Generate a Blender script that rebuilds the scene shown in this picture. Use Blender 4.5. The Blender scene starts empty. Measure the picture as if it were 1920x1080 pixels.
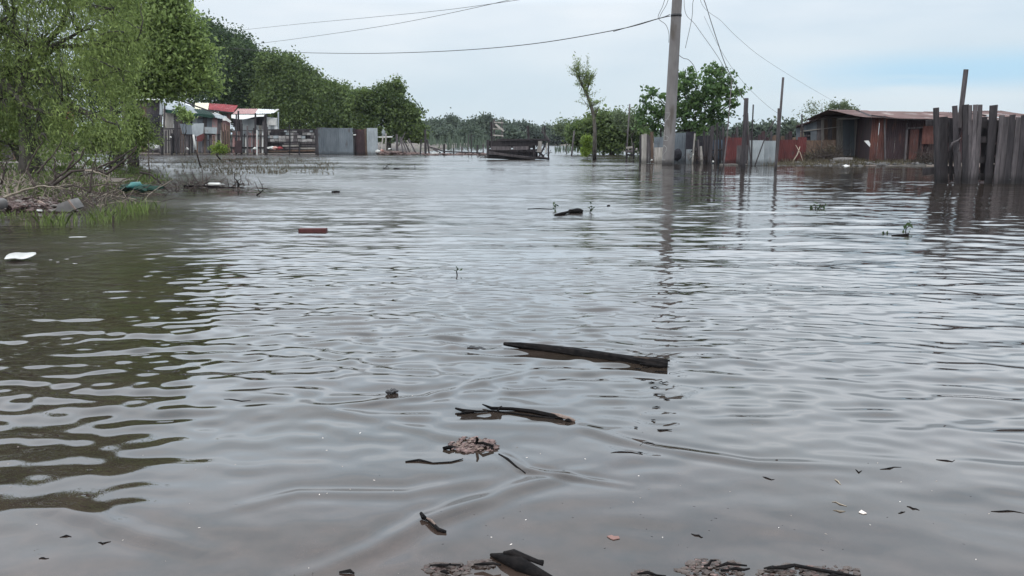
import bpy, math, random
import numpy as np
from mathutils import Vector, Matrix, Quaternion

random.seed(11)
rng = np.random.default_rng(11)
S = bpy.context.scene
COL = S.collection

# ------------------------------------------------------------------ camera
HCAM = 1.10
F = 1500.0                       # focal length of the photograph in its own pixels
HOR = 264.0                      # row of the horizon
PITCH = math.atan((540 - HOR) / F)
cam_d = bpy.data.cameras.new('camera')
cam_d.sensor_width = 36.0
cam_d.lens = F / 1920 * 36
cam_d.clip_start = 0.05
cam_d.clip_end = 4000
cam = bpy.data.objects.new('camera', cam_d)
COL.objects.link(cam)
cam.location = (0, 0, HCAM)
cam.rotation_euler = (math.radians(90) - PITCH, 0, 0)
S.camera = cam

# ------------------------------------------------------------------ world, sun, exposure
SUN_EL, SUN_AZ = math.radians(52), math.radians(200)   # azimuth measured clockwise from +Y
w = bpy.data.worlds.new('World')
S.world = w
w.use_nodes = True
nt = w.node_tree
nt.nodes.clear()
N = nt.nodes.new
L = nt.links.new
out = N('ShaderNodeOutputWorld')
bg = N('ShaderNodeBackground')
bg.inputs['Strength'].default_value = 0.1
sky = N('ShaderNodeTexSky')
sky.sky_type = 'NISHITA'
sky.sun_disc = False
sky.sun_elevation = SUN_EL
sky.sun_rotation = SUN_AZ
tc = N('ShaderNodeTexCoord')
sep = N('ShaderNodeSeparateXYZ')
L(tc.outputs['Generated'], sep.inputs[0])
mp = N('ShaderNodeMapping')
mp.inputs['Scale'].default_value = (1.6, 1.6, 6.5)
L(tc.outputs['Generated'], mp.inputs[0])
n1 = N('ShaderNodeTexNoise')
n1.inputs['Scale'].default_value = 1.7
n1.inputs['Detail'].default_value = 4
n1.inputs['Roughness'].default_value = 0.5
L(mp.outputs[0], n1.inputs['Vector'])
r1 = N('ShaderNodeValToRGB')
r1.color_ramp.elements[0].position = 0.33
r1.color_ramp.elements[0].color = (6.0, 7.0, 7.8, 1)
r1.color_ramp.elements[1].position = 0.66
r1.color_ramp.elements[1].color = (7.9, 8.35, 8.7, 1)
L(n1.outputs['Fac'], r1.inputs[0])
# thin bluish veil low over the horizon
rh = N('ShaderNodeMapRange')
rh.inputs[1].default_value = 0.0
rh.inputs[2].default_value = 0.14
rh.inputs[3].default_value = 0.8
rh.inputs[4].default_value = 0.0
L(sep.outputs['Z'], rh.inputs[0])
mxh = N('ShaderNodeMix')
mxh.data_type = 'RGBA'
L(rh.outputs[0], mxh.inputs['Factor'])
L(r1.outputs[0], mxh.inputs['A'])
mxh.inputs['B'].default_value = (6.2, 7.4, 8.1, 1)
# gap in the cloud to the right of the view
def mrange(src, a, b, c=0.0, d=1.0):
    m = N('ShaderNodeMapRange')
    m.interpolation_type = 'SMOOTHSTEP'
    m.inputs[1].default_value = a
    m.inputs[2].default_value = b
    m.inputs[3].default_value = c
    m.inputs[4].default_value = d
    L(src, m.inputs[0])
    return m.outputs[0]
def mmul(a, b):
    m = N('ShaderNodeMath')
    m.operation = 'MULTIPLY'
    L(a, m.inputs[0])
    L(b, m.inputs[1])
    return m.outputs[0]
n2 = N('ShaderNodeTexNoise')
n2.inputs['Scale'].default_value = 3.0
n2.inputs['Detail'].default_value = 3
mp2 = N('ShaderNodeMapping')
mp2.inputs['Scale'].default_value = (1, 1, 9)
L(tc.outputs['Generated'], mp2.inputs[0])
L(mp2.outputs[0], n2.inputs['Vector'])
g = mmul(mrange(sep.outputs['Z'], 0.045, 0.07), mrange(sep.outputs['Z'], 0.075, 0.105, 1, 0))
g = mmul(g, mrange(sep.outputs['X'], 0.24, 0.46))
g = mmul(g, mrange(n2.outputs['Fac'], 0.3, 0.5))
mxg = N('ShaderNodeMix')
mxg.data_type = 'RGBA'
L(g, mxg.inputs['Factor'])
L(mxh.outputs['Result'], mxg.inputs['A'])
mxg.inputs['B'].default_value = (4.6, 6.8, 8.4, 1)
# a little of the clear-sky light comes through everywhere
mxs = N('ShaderNodeMix')
mxs.data_type = 'RGBA'
mxs.inputs['Factor'].default_value = 0.06
L(mxg.outputs['Result'], mxs.inputs['A'])
L(sky.outputs[0], mxs.inputs['B'])
# overcast sky: the cloud deck gets brighter from the horizon to the zenith
lift = N('ShaderNodeValToRGB')
LIFT = ((0.0, 1.02), (0.158, 1.14), (0.20, 2.15), (0.27, 2.8), (1.0, 2.7))
cr = lift.color_ramp
while len(cr.elements) < len(LIFT):
    cr.elements.new(0.5)
for e, (p_, v_) in zip(cr.elements, LIFT):
    e.position = p_
    e.color = (v_ / 3, v_ / 3, v_ / 3, 1)
L(sep.outputs['Z'], lift.inputs[0])
l3 = N('ShaderNodeMath')
l3.operation = 'MULTIPLY'
l3.inputs[1].default_value = 3.0
L(lift.outputs[0], l3.inputs[0])
lv = N('ShaderNodeVectorMath')
lv.operation = 'SCALE'
L(mxs.outputs['Result'], lv.inputs[0])
L(l3.outputs[0], lv.inputs['Scale'])
tint = N('ShaderNodeMix')
tint.data_type = 'RGBA'
tint.blend_type = 'MULTIPLY'
tint.inputs['Factor'].default_value = 1.0
tint.inputs['B'].default_value = (0.995, 1.0, 1.012, 1)
L(lv.outputs[0], tint.inputs['A'])
L(tint.outputs['Result'], bg.inputs['Color'])
L(bg.outputs[0], out.inputs[0])

sd = bpy.data.lights.new('sun', 'SUN')
sd.energy = 1.5
sd.angle = math.radians(14)
sd.color = (1.0, 0.96, 0.9)
sun = bpy.data.objects.new('sun', sd)
COL.objects.link(sun)
sun.rotation_euler = (math.radians(90) - SUN_EL, 0, math.pi - SUN_AZ + math.pi * 0)
# aim explicitly: light travels from the sun's direction to the origin
sdir = Vector((math.sin(SUN_AZ) * math.cos(SUN_EL), math.cos(SUN_AZ) * math.cos(SUN_EL), math.sin(SUN_EL)))
sun.rotation_euler = sdir.to_track_quat('Z', 'Y').to_euler()

S.view_settings.view_transform = 'Standard'
S.view_settings.look = 'None'
S.view_settings.gamma = 1
S.view_settings.exposure = 0.0
S.view_settings.use_curve_mapping = False
S.render.engine = 'CYCLES'

# ------------------------------------------------------------------ places
CP, SP = math.cos(PITCH), math.sin(PITCH)
def ray(px, py):
    u, v = (px - 960) / F, (540 - py) / F
    return Vector((u, CP + v * SP, -SP + v * CP))
def Q(px, py, Y):
    """the place Y metres out in the direction of this photograph pixel"""
    d = ray(px, py)
    t = Y / d.y
    return Vector((d.x * t, Y, HCAM + d.z * t))
def W(px, py, z=0.0):
    """the place on the water (or at height z) seen at this pixel"""
    d = ray(px, py)
    t = (HCAM - z) / -d.z
    return Vector((d.x * t, d.y * t, z))

# ------------------------------------------------------------------ materials
MAT = {}
def new_mat(name):
    m = bpy.data.materials.new(name)
    m.use_nodes = True
    MAT[name] = m
    n = m.node_tree
    return m, n, n.nodes['Principled BSDF']
def surf(name, c1, c2, scale=(3, 3, 3), rough=0.85, bump=0.3, spots=None, detail=6, rnd=0.25, metallic=0.0, spec=0.3, dist=0.01):
    """two-tone noisy surface; optional third colour in patches; brightness varies a little per object"""
    m, n, b = new_mat(name)
    t = n.nodes.new('ShaderNodeTexCoord')
    mp = n.nodes.new('ShaderNodeMapping')
    mp.inputs['Scale'].default_value = scale
    n.links.new(t.outputs['Object'], mp.inputs[0])
    oi = n.nodes.new('ShaderNodeObjectInfo')
    ad = n.nodes.new('ShaderNodeVectorMath')
    ad.operation = 'MULTIPLY_ADD'
    ad.inputs[1].default_value = (1, 1, 1)
    sc = n.nodes.new('ShaderNodeVectorMath')
    sc.operation = 'SCALE'
    sc.inputs[0].default_value = (37, 21, 13)
    n.links.new(oi.outputs['Random'], sc.inputs['Scale'])
    n.links.new(mp.outputs[0], ad.inputs[0])
    n.links.new(sc.outputs[0], ad.inputs[2])
    no = n.nodes.new('ShaderNodeTexNoise')
    no.inputs['Scale'].default_value = 1
    no.inputs['Detail'].default_value = detail
    no.inputs['Roughness'].default_value = 0.65
    n.links.new(ad.outputs[0], no.inputs['Vector'])
    r = n.nodes.new('ShaderNodeValToRGB')
    r.color_ramp.elements[0].position = 0.32
    r.color_ramp.elements[1].position = 0.68
    r.color_ramp.elements[0].color = (*c1, 1)
    r.color_ramp.elements[1].color = (*c2, 1)
    n.links.new(no.outputs['Fac'], r.inputs[0])
    last = r.outputs[0]
    if spots:
        no2 = n.nodes.new('ShaderNodeTexNoise')
        no2.inputs['Scale'].default_value = spots[1]
        no2.inputs['Detail'].default_value = 4
        n.links.new(ad.outputs[0], no2.inputs['Vector'])
        mr = n.nodes.new('ShaderNodeMapRange')
        mr.inputs[1].default_value = spots[2]
        mr.inputs[2].default_value = spots[2] + 0.12
        n.links.new(no2.outputs['Fac'], mr.inputs[0])
        mx = n.nodes.new('ShaderNodeMix')
        mx.data_type = 'RGBA'
        n.links.new(mr.outputs[0], mx.inputs['Factor'])
        n.links.new(last, mx.inputs['A'])
        mx.inputs['B'].default_value = (*spots[0], 1)
        last = mx.outputs['Result']
    mr2 = n.nodes.new('ShaderNodeMapRange')
    mr2.inputs[3].default_value = 1 - rnd
    mr2.inputs[4].default_value = 1 + rnd
    n.links.new(oi.outputs['Random'], mr2.inputs[0])
    hv = n.nodes.new('ShaderNodeHueSaturation')
    n.links.new(mr2.outputs[0], hv.inputs['Value'])
    n.links.new(last, hv.inputs['Color'])
    if name.split('_')[0] in ('wood', 'concrete', 'zinc', 'rust', 'red', 'bark', 'block', 'blue', 'pink') and name != 'wood_wet':
        ge = n.nodes.new('ShaderNodeNewGeometry')
        sx = n.nodes.new('ShaderNodeSeparateXYZ')
        n.links.new(ge.outputs['Position'], sx.inputs[0])
        no3 = n.nodes.new('ShaderNodeTexNoise')
        no3.inputs['Scale'].default_value = 2.5
        n.links.new(ge.outputs['Position'], no3.inputs['Vector'])
        ma = n.nodes.new('ShaderNodeMath')
        ma.operation = 'MULTIPLY_ADD'
        ma.inputs[1].default_value = -0.35
        n.links.new(no3.outputs['Fac'], ma.inputs[0])
        n.links.new(sx.outputs['Z'], ma.inputs[2])
        md = n.nodes.new('ShaderNodeMapRange')
        md.inputs[1].default_value = -0.10
        md.inputs[2].default_value = 0.10
        md.inputs[3].default_value = 0.42
        md.inputs[4].default_value = 1.0
        n.links.new(ma.outputs[0], md.inputs[0])
        wet = n.nodes.new('ShaderNodeVectorMath')
        wet.operation = 'SCALE'
        n.links.new(hv.outputs[0], wet.inputs[0])
        n.links.new(md.outputs[0], wet.inputs['Scale'])
        n.links.new(wet.outputs[0], b.inputs['Base Color'])
    else:
        n.links.new(hv.outputs[0], b.inputs['Base Color'])
    b.inputs['Roughness'].default_value = rough
    b.inputs['Metallic'].default_value = metallic
    b.inputs['Specular IOR Level'].default_value = spec
    if bump:
        bp = n.nodes.new('ShaderNodeBump')
        bp.inputs['Strength'].default_value = bump
        bp.inputs['Distance'].default_value = dist
        n.links.new(no.outputs['Fac'], bp.inputs['Height'])
        n.links.new(bp.outputs[0], b.inputs['Normal'])
    return m

surf('wood_dark', (0.013, 0.011, 0.013), (0.045, 0.038, 0.040), (14, 14, 1.6))
surf('wood_grey', (0.030, 0.026, 0.028), (0.115, 0.098, 0.100), (16, 16, 1.8))
surf('wood_pale', (0.16, 0.145, 0.13), (0.36, 0.33, 0.30), (16, 16, 1.5))
surf('wood_brown', (0.05, 0.032, 0.024), (0.15, 0.10, 0.075), (12, 12, 1.6))
surf('wood_wet', (0.003, 0.003, 0.0034), (0.014, 0.0115, 0.011), (30, 30, 30), rough=0.75, bump=0.6, dist=0.006, spec=0.07)
surf('wood_bare', (0.22, 0.15, 0.12), (0.42, 0.31, 0.26), (40, 40, 40), rough=0.7)
surf('bark', (0.03, 0.026, 0.022), (0.10, 0.088, 0.075), (9, 9, 2.5), bump=0.6)
surf('twig', (0.022, 0.016, 0.014), (0.07, 0.052, 0.044), (6, 6, 6), rnd=0.4)
surf('twig_pale', (0.16, 0.13, 0.10), (0.32, 0.27, 0.21), (6, 6, 6), rnd=0.3)
surf('concrete', (0.13, 0.118, 0.115), (0.20, 0.185, 0.18), (2.4, 2.4, 0.7), bump=0.2, spots=((0.10, 0.085, 0.075), 0.9, 0.56), rnd=0.05)
surf('rust', (0.042, 0.017, 0.015), (0.115, 0.042, 0.032), (2.0, 2.0, 0.8), spots=((0.055, 0.04, 0.042), 1.4, 0.55), rough=0.8)
surf('rust_dark', (0.022, 0.014, 0.017), (0.052, 0.029, 0.031), (2.0, 2.0, 0.8), spots=((0.09, 0.04, 0.03), 1.2, 0.58))
surf('rust_roof', (0.08, 0.048, 0.044), (0.16, 0.10, 0.092), (1.2, 1.2, 1.2), spots=((0.30, 0.27, 0.25), 0.7, 0.6))
surf('zinc', (0.17, 0.185, 0.195), (0.30, 0.32, 0.33), (1.5, 1.5, 0.6), spots=((0.12, 0.09, 0.075), 1.5, 0.64), rough=0.55, rnd=0.15)
surf('zinc_dark', (0.07, 0.082, 0.095), (0.13, 0.145, 0.16), (1.5, 1.5, 0.5), spots=((0.055, 0.05, 0.05), 1.5, 0.6), rough=0.6, rnd=0.15)
surf('zinc_pale', (0.42, 0.43, 0.43), (0.62, 0.62, 0.62), (1.5, 1.5, 0.6), spots=((0.25, 0.2, 0.17), 1.2, 0.62), rnd=0.1)
surf('tarp_white', (0.42, 0.41, 0.39), (0.64, 0.63, 0.61), (2, 2, 2), rnd=0.08, rough=0.6)
surf('cream', (0.5, 0.45, 0.33), (0.66, 0.61, 0.48), (2, 2, 2), spots=((0.3, 0.24, 0.16), 1.4, 0.62))
surf('red_roof', (0.11, 0.016, 0.02), (0.22, 0.036, 0.04), (1.6, 1.6, 1.6), spots=((0.2, 0.09, 0.09), 1.2, 0.58))
surf('red_sheet', (0.05, 0.013, 0.014), (0.10, 0.026, 0.025), (2, 2, 1), spots=((0.045, 0.028, 0.028), 1.5, 0.55))
surf('pink_wall', (0.24, 0.13, 0.125), (0.34, 0.21, 0.20), (2, 2, 2), spots=((0.22, 0.18, 0.17), 1.3, 0.58))
surf('block', (0.15, 0.14, 0.135), (0.30, 0.28, 0.27), (5, 5, 5), rnd=0.35)
surf('green_cloth', (0.005, 0.02, 0.014), (0.012, 0.038, 0.027), (3, 3, 3))
surf('teal_plastic', (0.04, 0.15, 0.14), (0.09, 0.26, 0.24), (3, 3, 3), rough=0.35, bump=0)
surf('blue_sheet', (0.05, 0.07, 0.10), (0.09, 0.12, 0.16), (2, 2, 1))
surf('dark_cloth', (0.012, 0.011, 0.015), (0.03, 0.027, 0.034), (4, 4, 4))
surf('white_plastic', (0.36, 0.35, 0.33), (0.56, 0.55, 0.52), (5, 5, 5), rough=0.4, bump=0, rnd=0.15)
surf('litter', (0.25, 0.2, 0.17), (0.6, 0.54, 0.5), (12, 12, 12), rnd=0.7)
surf('brick_red', (0.05, 0.016, 0.015), (0.09, 0.028, 0.025), (16, 16, 16), rnd=0.15)
surf('pink_chip', (0.34, 0.18, 0.155), (0.46, 0.27, 0.23), (10, 10, 10))
surf('orange_cloth', (0.32, 0.13, 0.05), (0.5, 0.26, 0.13), (6, 6, 2), spots=((0.5, 0.42, 0.33), 1.0, 0.6))
surf('cable', (0.03, 0.03, 0.032), (0.05, 0.05, 0.052), (3, 3, 3), bump=0)
surf('paint_white', (0.24, 0.23, 0.22), (0.36, 0.35, 0.34), (14, 14, 14), bump=0, rnd=0.0)
surf('iron', (0.02, 0.02, 0.022), (0.05, 0.048, 0.05), (9, 9, 9), rough=0.6)
surf('mud', (0.045, 0.034, 0.03), (0.12, 0.092, 0.08), (40, 40, 40), rough=0.55, bump=0.8, dist=0.008)
surf('debris', (0.02, 0.014, 0.013), (0.22, 0.145, 0.13), (60, 60, 60), rough=0.7, bump=0.9, dist=0.008, rnd=0.5)

def leaf_mat(name, dark, light, trans=0.42):
    m, n, b = new_mat(name)
    at = n.nodes.new('ShaderNodeAttribute')
    at.attribute_name = 'shade'
    r = n.nodes.new('ShaderNodeValToRGB')
    r.color_ramp.elements[0].color = (*dark, 1)
    r.color_ramp.elements[1].color = (*light, 1)
    n.links.new(at.outputs['Fac'], r.inputs[0])
    n.links.new(r.outputs[0], b.inputs['Base Color'])
    b.inputs['Roughness'].default_value = 0.6
    b.inputs['Specular IOR Level'].default_value = 0.25
    tr = n.nodes.new('ShaderNodeBsdfTranslucent')
    n.links.new(r.outputs[0], tr.inputs['Color'])
    ms = n.nodes.new('ShaderNodeMixShader')
    ms.inputs[0].default_value = trans
    n.links.new(b.outputs[0], ms.inputs[1])
    n.links.new(tr.outputs[0], ms.inputs[2])
    n.links.new(ms.outputs[0], n.nodes['Material Output'].inputs[0])
    return m
leaf_mat('leaf_willow', (0.07, 0.105, 0.03), (0.31, 0.385, 0.12))
leaf_mat('leaf_light', (0.085, 0.13, 0.04), (0.34, 0.43, 0.14))
leaf_mat('leaf_dark', (0.018, 0.038, 0.019), (0.095, 0.135, 0.052))
leaf_mat('leaf_mid', (0.040, 0.066, 0.024), (0.17, 0.225, 0.072))
leaf_mat('leaf_hazed', (0.045, 0.062, 0.048), (0.12, 0.15, 0.10))  # distance haze put into the leaf colour: green greyed and shifted to blue
leaf_mat('leaf_fig', (0.035, 0.07, 0.03), (0.15, 0.235, 0.075))
leaf_mat('leaf_grey', (0.07, 0.095, 0.05), (0.17, 0.21, 0.11))
leaf_mat('leaf_lime', (0.10, 0.16, 0.02), (0.26, 0.34, 0.06))
leaf_mat('grass', (0.04, 0.055, 0.018), (0.15, 0.20, 0.055))
leaf_mat('dry_weed', (0.06, 0.05, 0.035), (0.17, 0.145, 0.09))

# ------------------------------------------------------------------ mesh helpers
class MB:
    def __init__(s):
        s.v = []
        s.f = []
    def box(s, c, size, rot=None):
        hx, hy, hz = size[0] / 2, size[1] / 2, size[2] / 2
        k = len(s.v)
        for x, y, z in ((-1, -1, -1), (1, -1, -1), (1, 1, -1), (-1, 1, -1), (-1, -1, 1), (1, -1, 1), (1, 1, 1), (-1, 1, 1)):
            p = Vector((x * hx, y * hy, z * hz))
            if rot is not None:
                p = rot @ p
            s.v.append(Vector(c) + p)
        for f in ((0, 3, 2, 1), (4, 5, 6, 7), (0, 1, 5, 4), (1, 2, 6, 5), (2, 3, 7, 6), (3, 0, 4, 7)):
            s.f.append([k + i for i in f])
        return s
    def board(s, a, b, wd, th, segs=5, rough=0.06, taper=1.0, side=None):
        """rough-sawn board or pole of rectangular section from a to b, edges wandering a little"""
        a, b = Vector(a), Vector(b)
        d = (b - a)
        ax = d.normalized()
        sd_ = Vector(side) if side is not None else Vector((1, 0, 0))
        if abs(ax.dot(sd_)) > 0.9:
            sd_ = Vector((0, 0, 1))
        sd_ = (sd_ - ax * ax.dot(sd_)).normalized()
        up = ax.cross(sd_)
        k = len(s.v)
        for i in range(segs + 1):
            t = i / segs
            c = a + d * t
            wv = wd * (1 + (taper - 1) * t)
            tv = th * (1 + (taper - 1) * t)
            for q, r in ((-1, -1), (1, -1), (1, 1), (-1, 1)):
                s.v.append(c + sd_ * (q * wv / 2 + random.uniform(-1, 1) * rough * wd) + up * (r * tv / 2 + random.uniform(-1, 1) * rough * th)
                           + ax * (random.uniform(-1, 1) * rough * wd if i in (0, segs) else 0))
        for i in range(segs):
            o = k + i * 4
            for j in range(4):
                s.f.append([o + j, o + (j + 1) % 4, o + 4 + (j + 1) % 4, o + 4 + j])
        s.f.append([k + 3, k + 2, k + 1, k])
        o = k + segs * 4
        s.f.append([o, o + 1, o + 2, o + 3])
        return s
    def tube(s, pts, rad, n=6, jit=0.0):
        pts = [Vector(p) for p in pts]
        if not hasattr(rad, '__len__'):
            rad = [rad] * len(pts)
        k = len(s.v)
        ref = None
        for i, p in enumerate(pts):
            d = (pts[min(i + 1, len(pts) - 1)] - pts[max(i - 1, 0)])
            d = d.normalized() if d.length > 1e-9 else Vector((0, 0, 1))
            if ref is None:
                ref = Vector((1, 0, 0)) if abs(d.x) < 0.8 else Vector((0, 1, 0))
            u = (ref - d * d.dot(ref)).normalized()
            ref = u
            v = d.cross(u)
            for j in range(n):
                a = 2 * math.pi * j / n
                r = rad[i] * (1 + random.uniform(-jit, jit))
                s.v.append(p + u * math.cos(a) * r + v * math.sin(a) * r)
        for i in range(len(pts) - 1):
            for j in range(n):
                a = k + i * n + j
                b = k + i * n + (j + 1) % n
                s.f.append([a, b, b + n, a + n])
        s.f.append([k + j for j in reversed(range(n))])
        o = k + (len(pts) - 1) * n
        s.f.append([o + j for j in range(n)])
        return s
    def slab(s, pts, off):
        """polygon pts thickened by the vector off"""
        pts = [Vector(p) for p in pts]
        off = Vector(off)
        k = len(s.v)
        n = len(pts)
        s.v += pts + [p + off for p in pts]
        s.f.append([k + i for i in range(n)])
        s.f.append([k + n + i for i in reversed(range(n))])
        for i in range(n):
            j = (i + 1) % n
            s.f.append([k + j, k + i, k + n + i, k + n + j])
        return s
    def corr(s, a, u, v, waves, amp=0.012, th=0.004, warp=0.02, step=4):
        """corrugated sheet: corner a, u across the corrugations, v along them"""
        a, u, v = Vector(a), Vector(u), Vector(v)
        nrm = u.cross(v).normalized()
        nu, nv = waves * step, 4
        k = len(s.v)
        wr = [[random.uniform(-1, 1) * warp for _ in range(nv + 1)] for _ in range(2)]
        for L_ in (0, 1):
            for j in range(nv + 1):
                for i in range(nu + 1):
                    t = i / nu
                    h = amp * math.sin(2 * math.pi * i / step) + (wr[0][j] * (1 - t) + wr[1][j] * t)
                    s.v.append(a + u * t + v * (j / nv) + nrm * (h - L_ * th))
        m = nu + 1
        for L_ in (0, 1):
            o = k + L_ * m * (nv + 1)
            for j in range(nv):
                for i in range(nu):
                    q = [o + j * m + i, o + j * m + i + 1, o + (j + 1) * m + i + 1, o + (j + 1) * m + i]
                    s.f.append(q if L_ == 0 else q[::-1])
        return s
    def lump(s, c, r, seed=0, n=2, rough=0.25):
        """irregular stone / clod"""
        import bmesh
        bm = bmesh.new()
        bmesh.ops.create_icosphere(bm, subdivisions=n, radius=1)
        rr = random.Random(seed)
        k = len(s.v)
        ph = [rr.uniform(0, 6) for _ in range(6)]
        for v in bm.verts:
            q = v.co
            f = 1 + rough * (math.sin(3 * q.x + ph[0]) * math.sin(3.3 * q.y + ph[1]) + 0.6 * math.sin(6 * q.z + ph[2] + 4 * q.x)) + rr.uniform(-rough, rough) * 0.35
            s.v.append(Vector(c) + Vector((q.x * r[0], q.y * r[1], q.z * r[2])) * f)
        for f in bm.faces:
            s.f.append([k + v.index for v in f.verts])
        bm.free()
        return s
    def build(s, name, mat, parent=None, smooth=False):
        loc = Vector((0, 0, 0))
        if parent is not None:
            loc = WL[parent.name]
        me = bpy.data.meshes.new(name)
        me.from_pydata([tuple(p - loc) for p in s.v], [], s.f)
        me.materials.append(MAT[mat])
        if smooth:
            me.polygons.foreach_set('use_smooth', [True] * len(me.polygons))
        me.update()
        o = bpy.data.objects.new(name, me)
        COL.objects.link(o)
        if parent is not None:
            o.parent = parent
        WL[o.name] = loc.copy()
        return o
    def own(s, name, mat, label, cat, group=None, smooth=False):
        """a thing that is one mesh: origin moved to its base centre"""
        xs = [p.x for p in s.v]
        ys = [p.y for p in s.v]
        zs = [p.z for p in s.v]
        c = Vector(((min(xs) + max(xs)) / 2, (min(ys) + max(ys)) / 2, min(zs)))
        s.v = [p - c for p in s.v]
        o = s.build(name, mat, None, smooth)
        o.location = c
        WL[o.name] = c
        o['label'] = label
        o['category'] = cat
        if group:
            o['group'] = group
        return o
WL = {}
def thing(name, label, cat, loc, group=None):
    o = bpy.data.objects.new(name, None)
    o.empty_display_size = 0.2
    COL.objects.link(o)
    o.location = loc
    o['label'] = label
    o['category'] = cat
    if group:
        o['group'] = group
    WL[o.name] = Vector(loc)
    return o

def np_mesh(name, verts, faces, mat, parent=None, shade=None, kind=None, smooth=False):
    """verts (n,3), faces (m,k) as arrays"""
    verts = np.asarray(verts, dtype=np.float32)
    if parent is not None:
        verts = verts - np.array(WL[parent.name], dtype=np.float32)
    faces = np.asarray(faces, dtype=np.int32)
    m, k = faces.shape
    me = bpy.data.meshes.new(name)
    me.vertices.add(len(verts))
    me.vertices.foreach_set('co', verts.ravel())
    me.loops.add(m * k)
    me.loops.foreach_set('vertex_index', faces.ravel())
    me.polygons.add(m)
    me.polygons.foreach_set('loop_start', np.arange(0, m * k, k, dtype=np.int32))
    me.polygons.foreach_set('loop_total', np.full(m, k, dtype=np.int32))
    if smooth:
        me.polygons.foreach_set('use_smooth', np.ones(m, dtype=bool))
    if shade is not None:
        a = me.attributes.new('shade', 'FLOAT', 'POINT')
        a.data.foreach_set('value', np.asarray(shade, dtype=np.float32))
    me.materials.append(MAT[mat])
    me.update(calc_edges=True)
    o = bpy.data.objects.new(name, me)
    COL.objects.link(o)
    if parent is not None:
        o.parent = parent
    if kind:
        o['kind'] = kind
    WL[o.name] = Vector((0, 0, 0))
    return o

def unit(a):
    return a / (np.linalg.norm(a, axis=1, keepdims=True) + 1e-9)
def leaf_quads(c, Ln, Wd, axis=None, spread=1.0, size_var=0.65):
    """one diamond leaf per centre; axis = preferred leaf direction"""
    n = len(c)
    t = rng.normal(size=(n, 3))
    if axis is not None:
        t = np.asarray(axis)[None, :] + t * spread
    t = unit(t)
    b = unit(np.cross(t, rng.normal(size=(n, 3))))
    s = (1 + rng.uniform(-size_var, size_var, size=(n, 1)))
    v = np.stack([c - t * Ln / 2 * s, c + b * Wd / 2 * s, c + t * Ln / 2 * s, c - b * Wd / 2 * s], axis=1).reshape(-1, 3)
    f = np.arange(n * 4).reshape(n, 4)
    return v, f

# ------------------------------------------------------------------ ground
LEFT_EDGE = [(-6.0, -5), (-7.6, 9.5), (-8.6, 13), (-8.9, 17), (-9.6, 21), (-15.5, 31), (-24, 45), (-34, 62), (-60, 66)]
def smooth(x, a, b):
    t = np.clip((x - a) / (b - a), 0, 1)
    return t * t * (3 - 2 * t)
def vnoise(x, y, s, seed=0):
    r = np.random.default_rng(seed)
    out_ = np.zeros_like(x)
    for i in range(9):
        k = s * r.uniform(0.5, 2.2)
        a = r.uniform(0, 6.28)
        out_ += np.sin(x * k * math.cos(a) + y * k * math.sin(a) + r.uniform(0, 6.28))
    return out_ / 3.0
def terrain(x, y):
    x = np.asarray(x, dtype=float)
    y = np.asarray(y, dtype=float)
    z = np.full_like(x, -0.55)
    xe = np.interp(y, [p[1] for p in LEFT_EDGE], [p[0] for p in LEFT_EDGE])
    nz = vnoise(x, y, 0.9, 3)
    d = (xe - x) + 0.5 * nz
    z = np.maximum(z, np.where(y < 90, -0.5 + 0.5 * smooth(d, -2.2, 0.4) + 0.16 * smooth(d, 0.4, 3.5) + 0.3 * smooth(d, 4, 14) , -0.55))
    # far left bank behind the fences
    d2 = (y - 67.5) + 0.4 * nz
    mask = smooth(x, -8.0, -9.5)
    z = np.maximum(z, (-0.55 + 0.62 * smooth(d2, -1.0, 1.2) + 0.5 * smooth(d2, 1.5, 20)) * mask + -0.55 * (1 - mask))
    # right bank with the rusty sheds
    edge = np.interp(x, [9, 13, 16, 22, 30, 60], [44, 38.2, 36.2, 35.2, 30, 22])
    d3 = (y - edge) + 0.35 * nz
    mr = smooth(x, 8.5, 13)
    z = np.maximum(z, (-0.5 + 0.56 * smooth(d3, -1.5, 0.6) + 0.25 * smooth(d3, 0.6, 12)) * mr + -0.55 * (1 - mr))
    # far shore
    z = np.maximum(z, -0.55 + 1.0 * smooth(y + 8 * vnoise(x, y, 0.03, 8), 255, 275))
    # shore under the camera
    near = 1.55 - y - 0.04 * np.abs(x) + 0.09 * vnoise(x, y, 4.0, 5)
    z = np.maximum(z, -0.12 + 0.14 * smooth(near, -1.6, 0.1) + 0.25 * smooth(near, 0.1, 4))
    z = z + 0.02 * vnoise(x, y, 2.3, 9) * (z > -0.2)
    return z
def zt(x, y):
    return float(terrain(np.array([x]), np.array([y]))[0])

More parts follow.
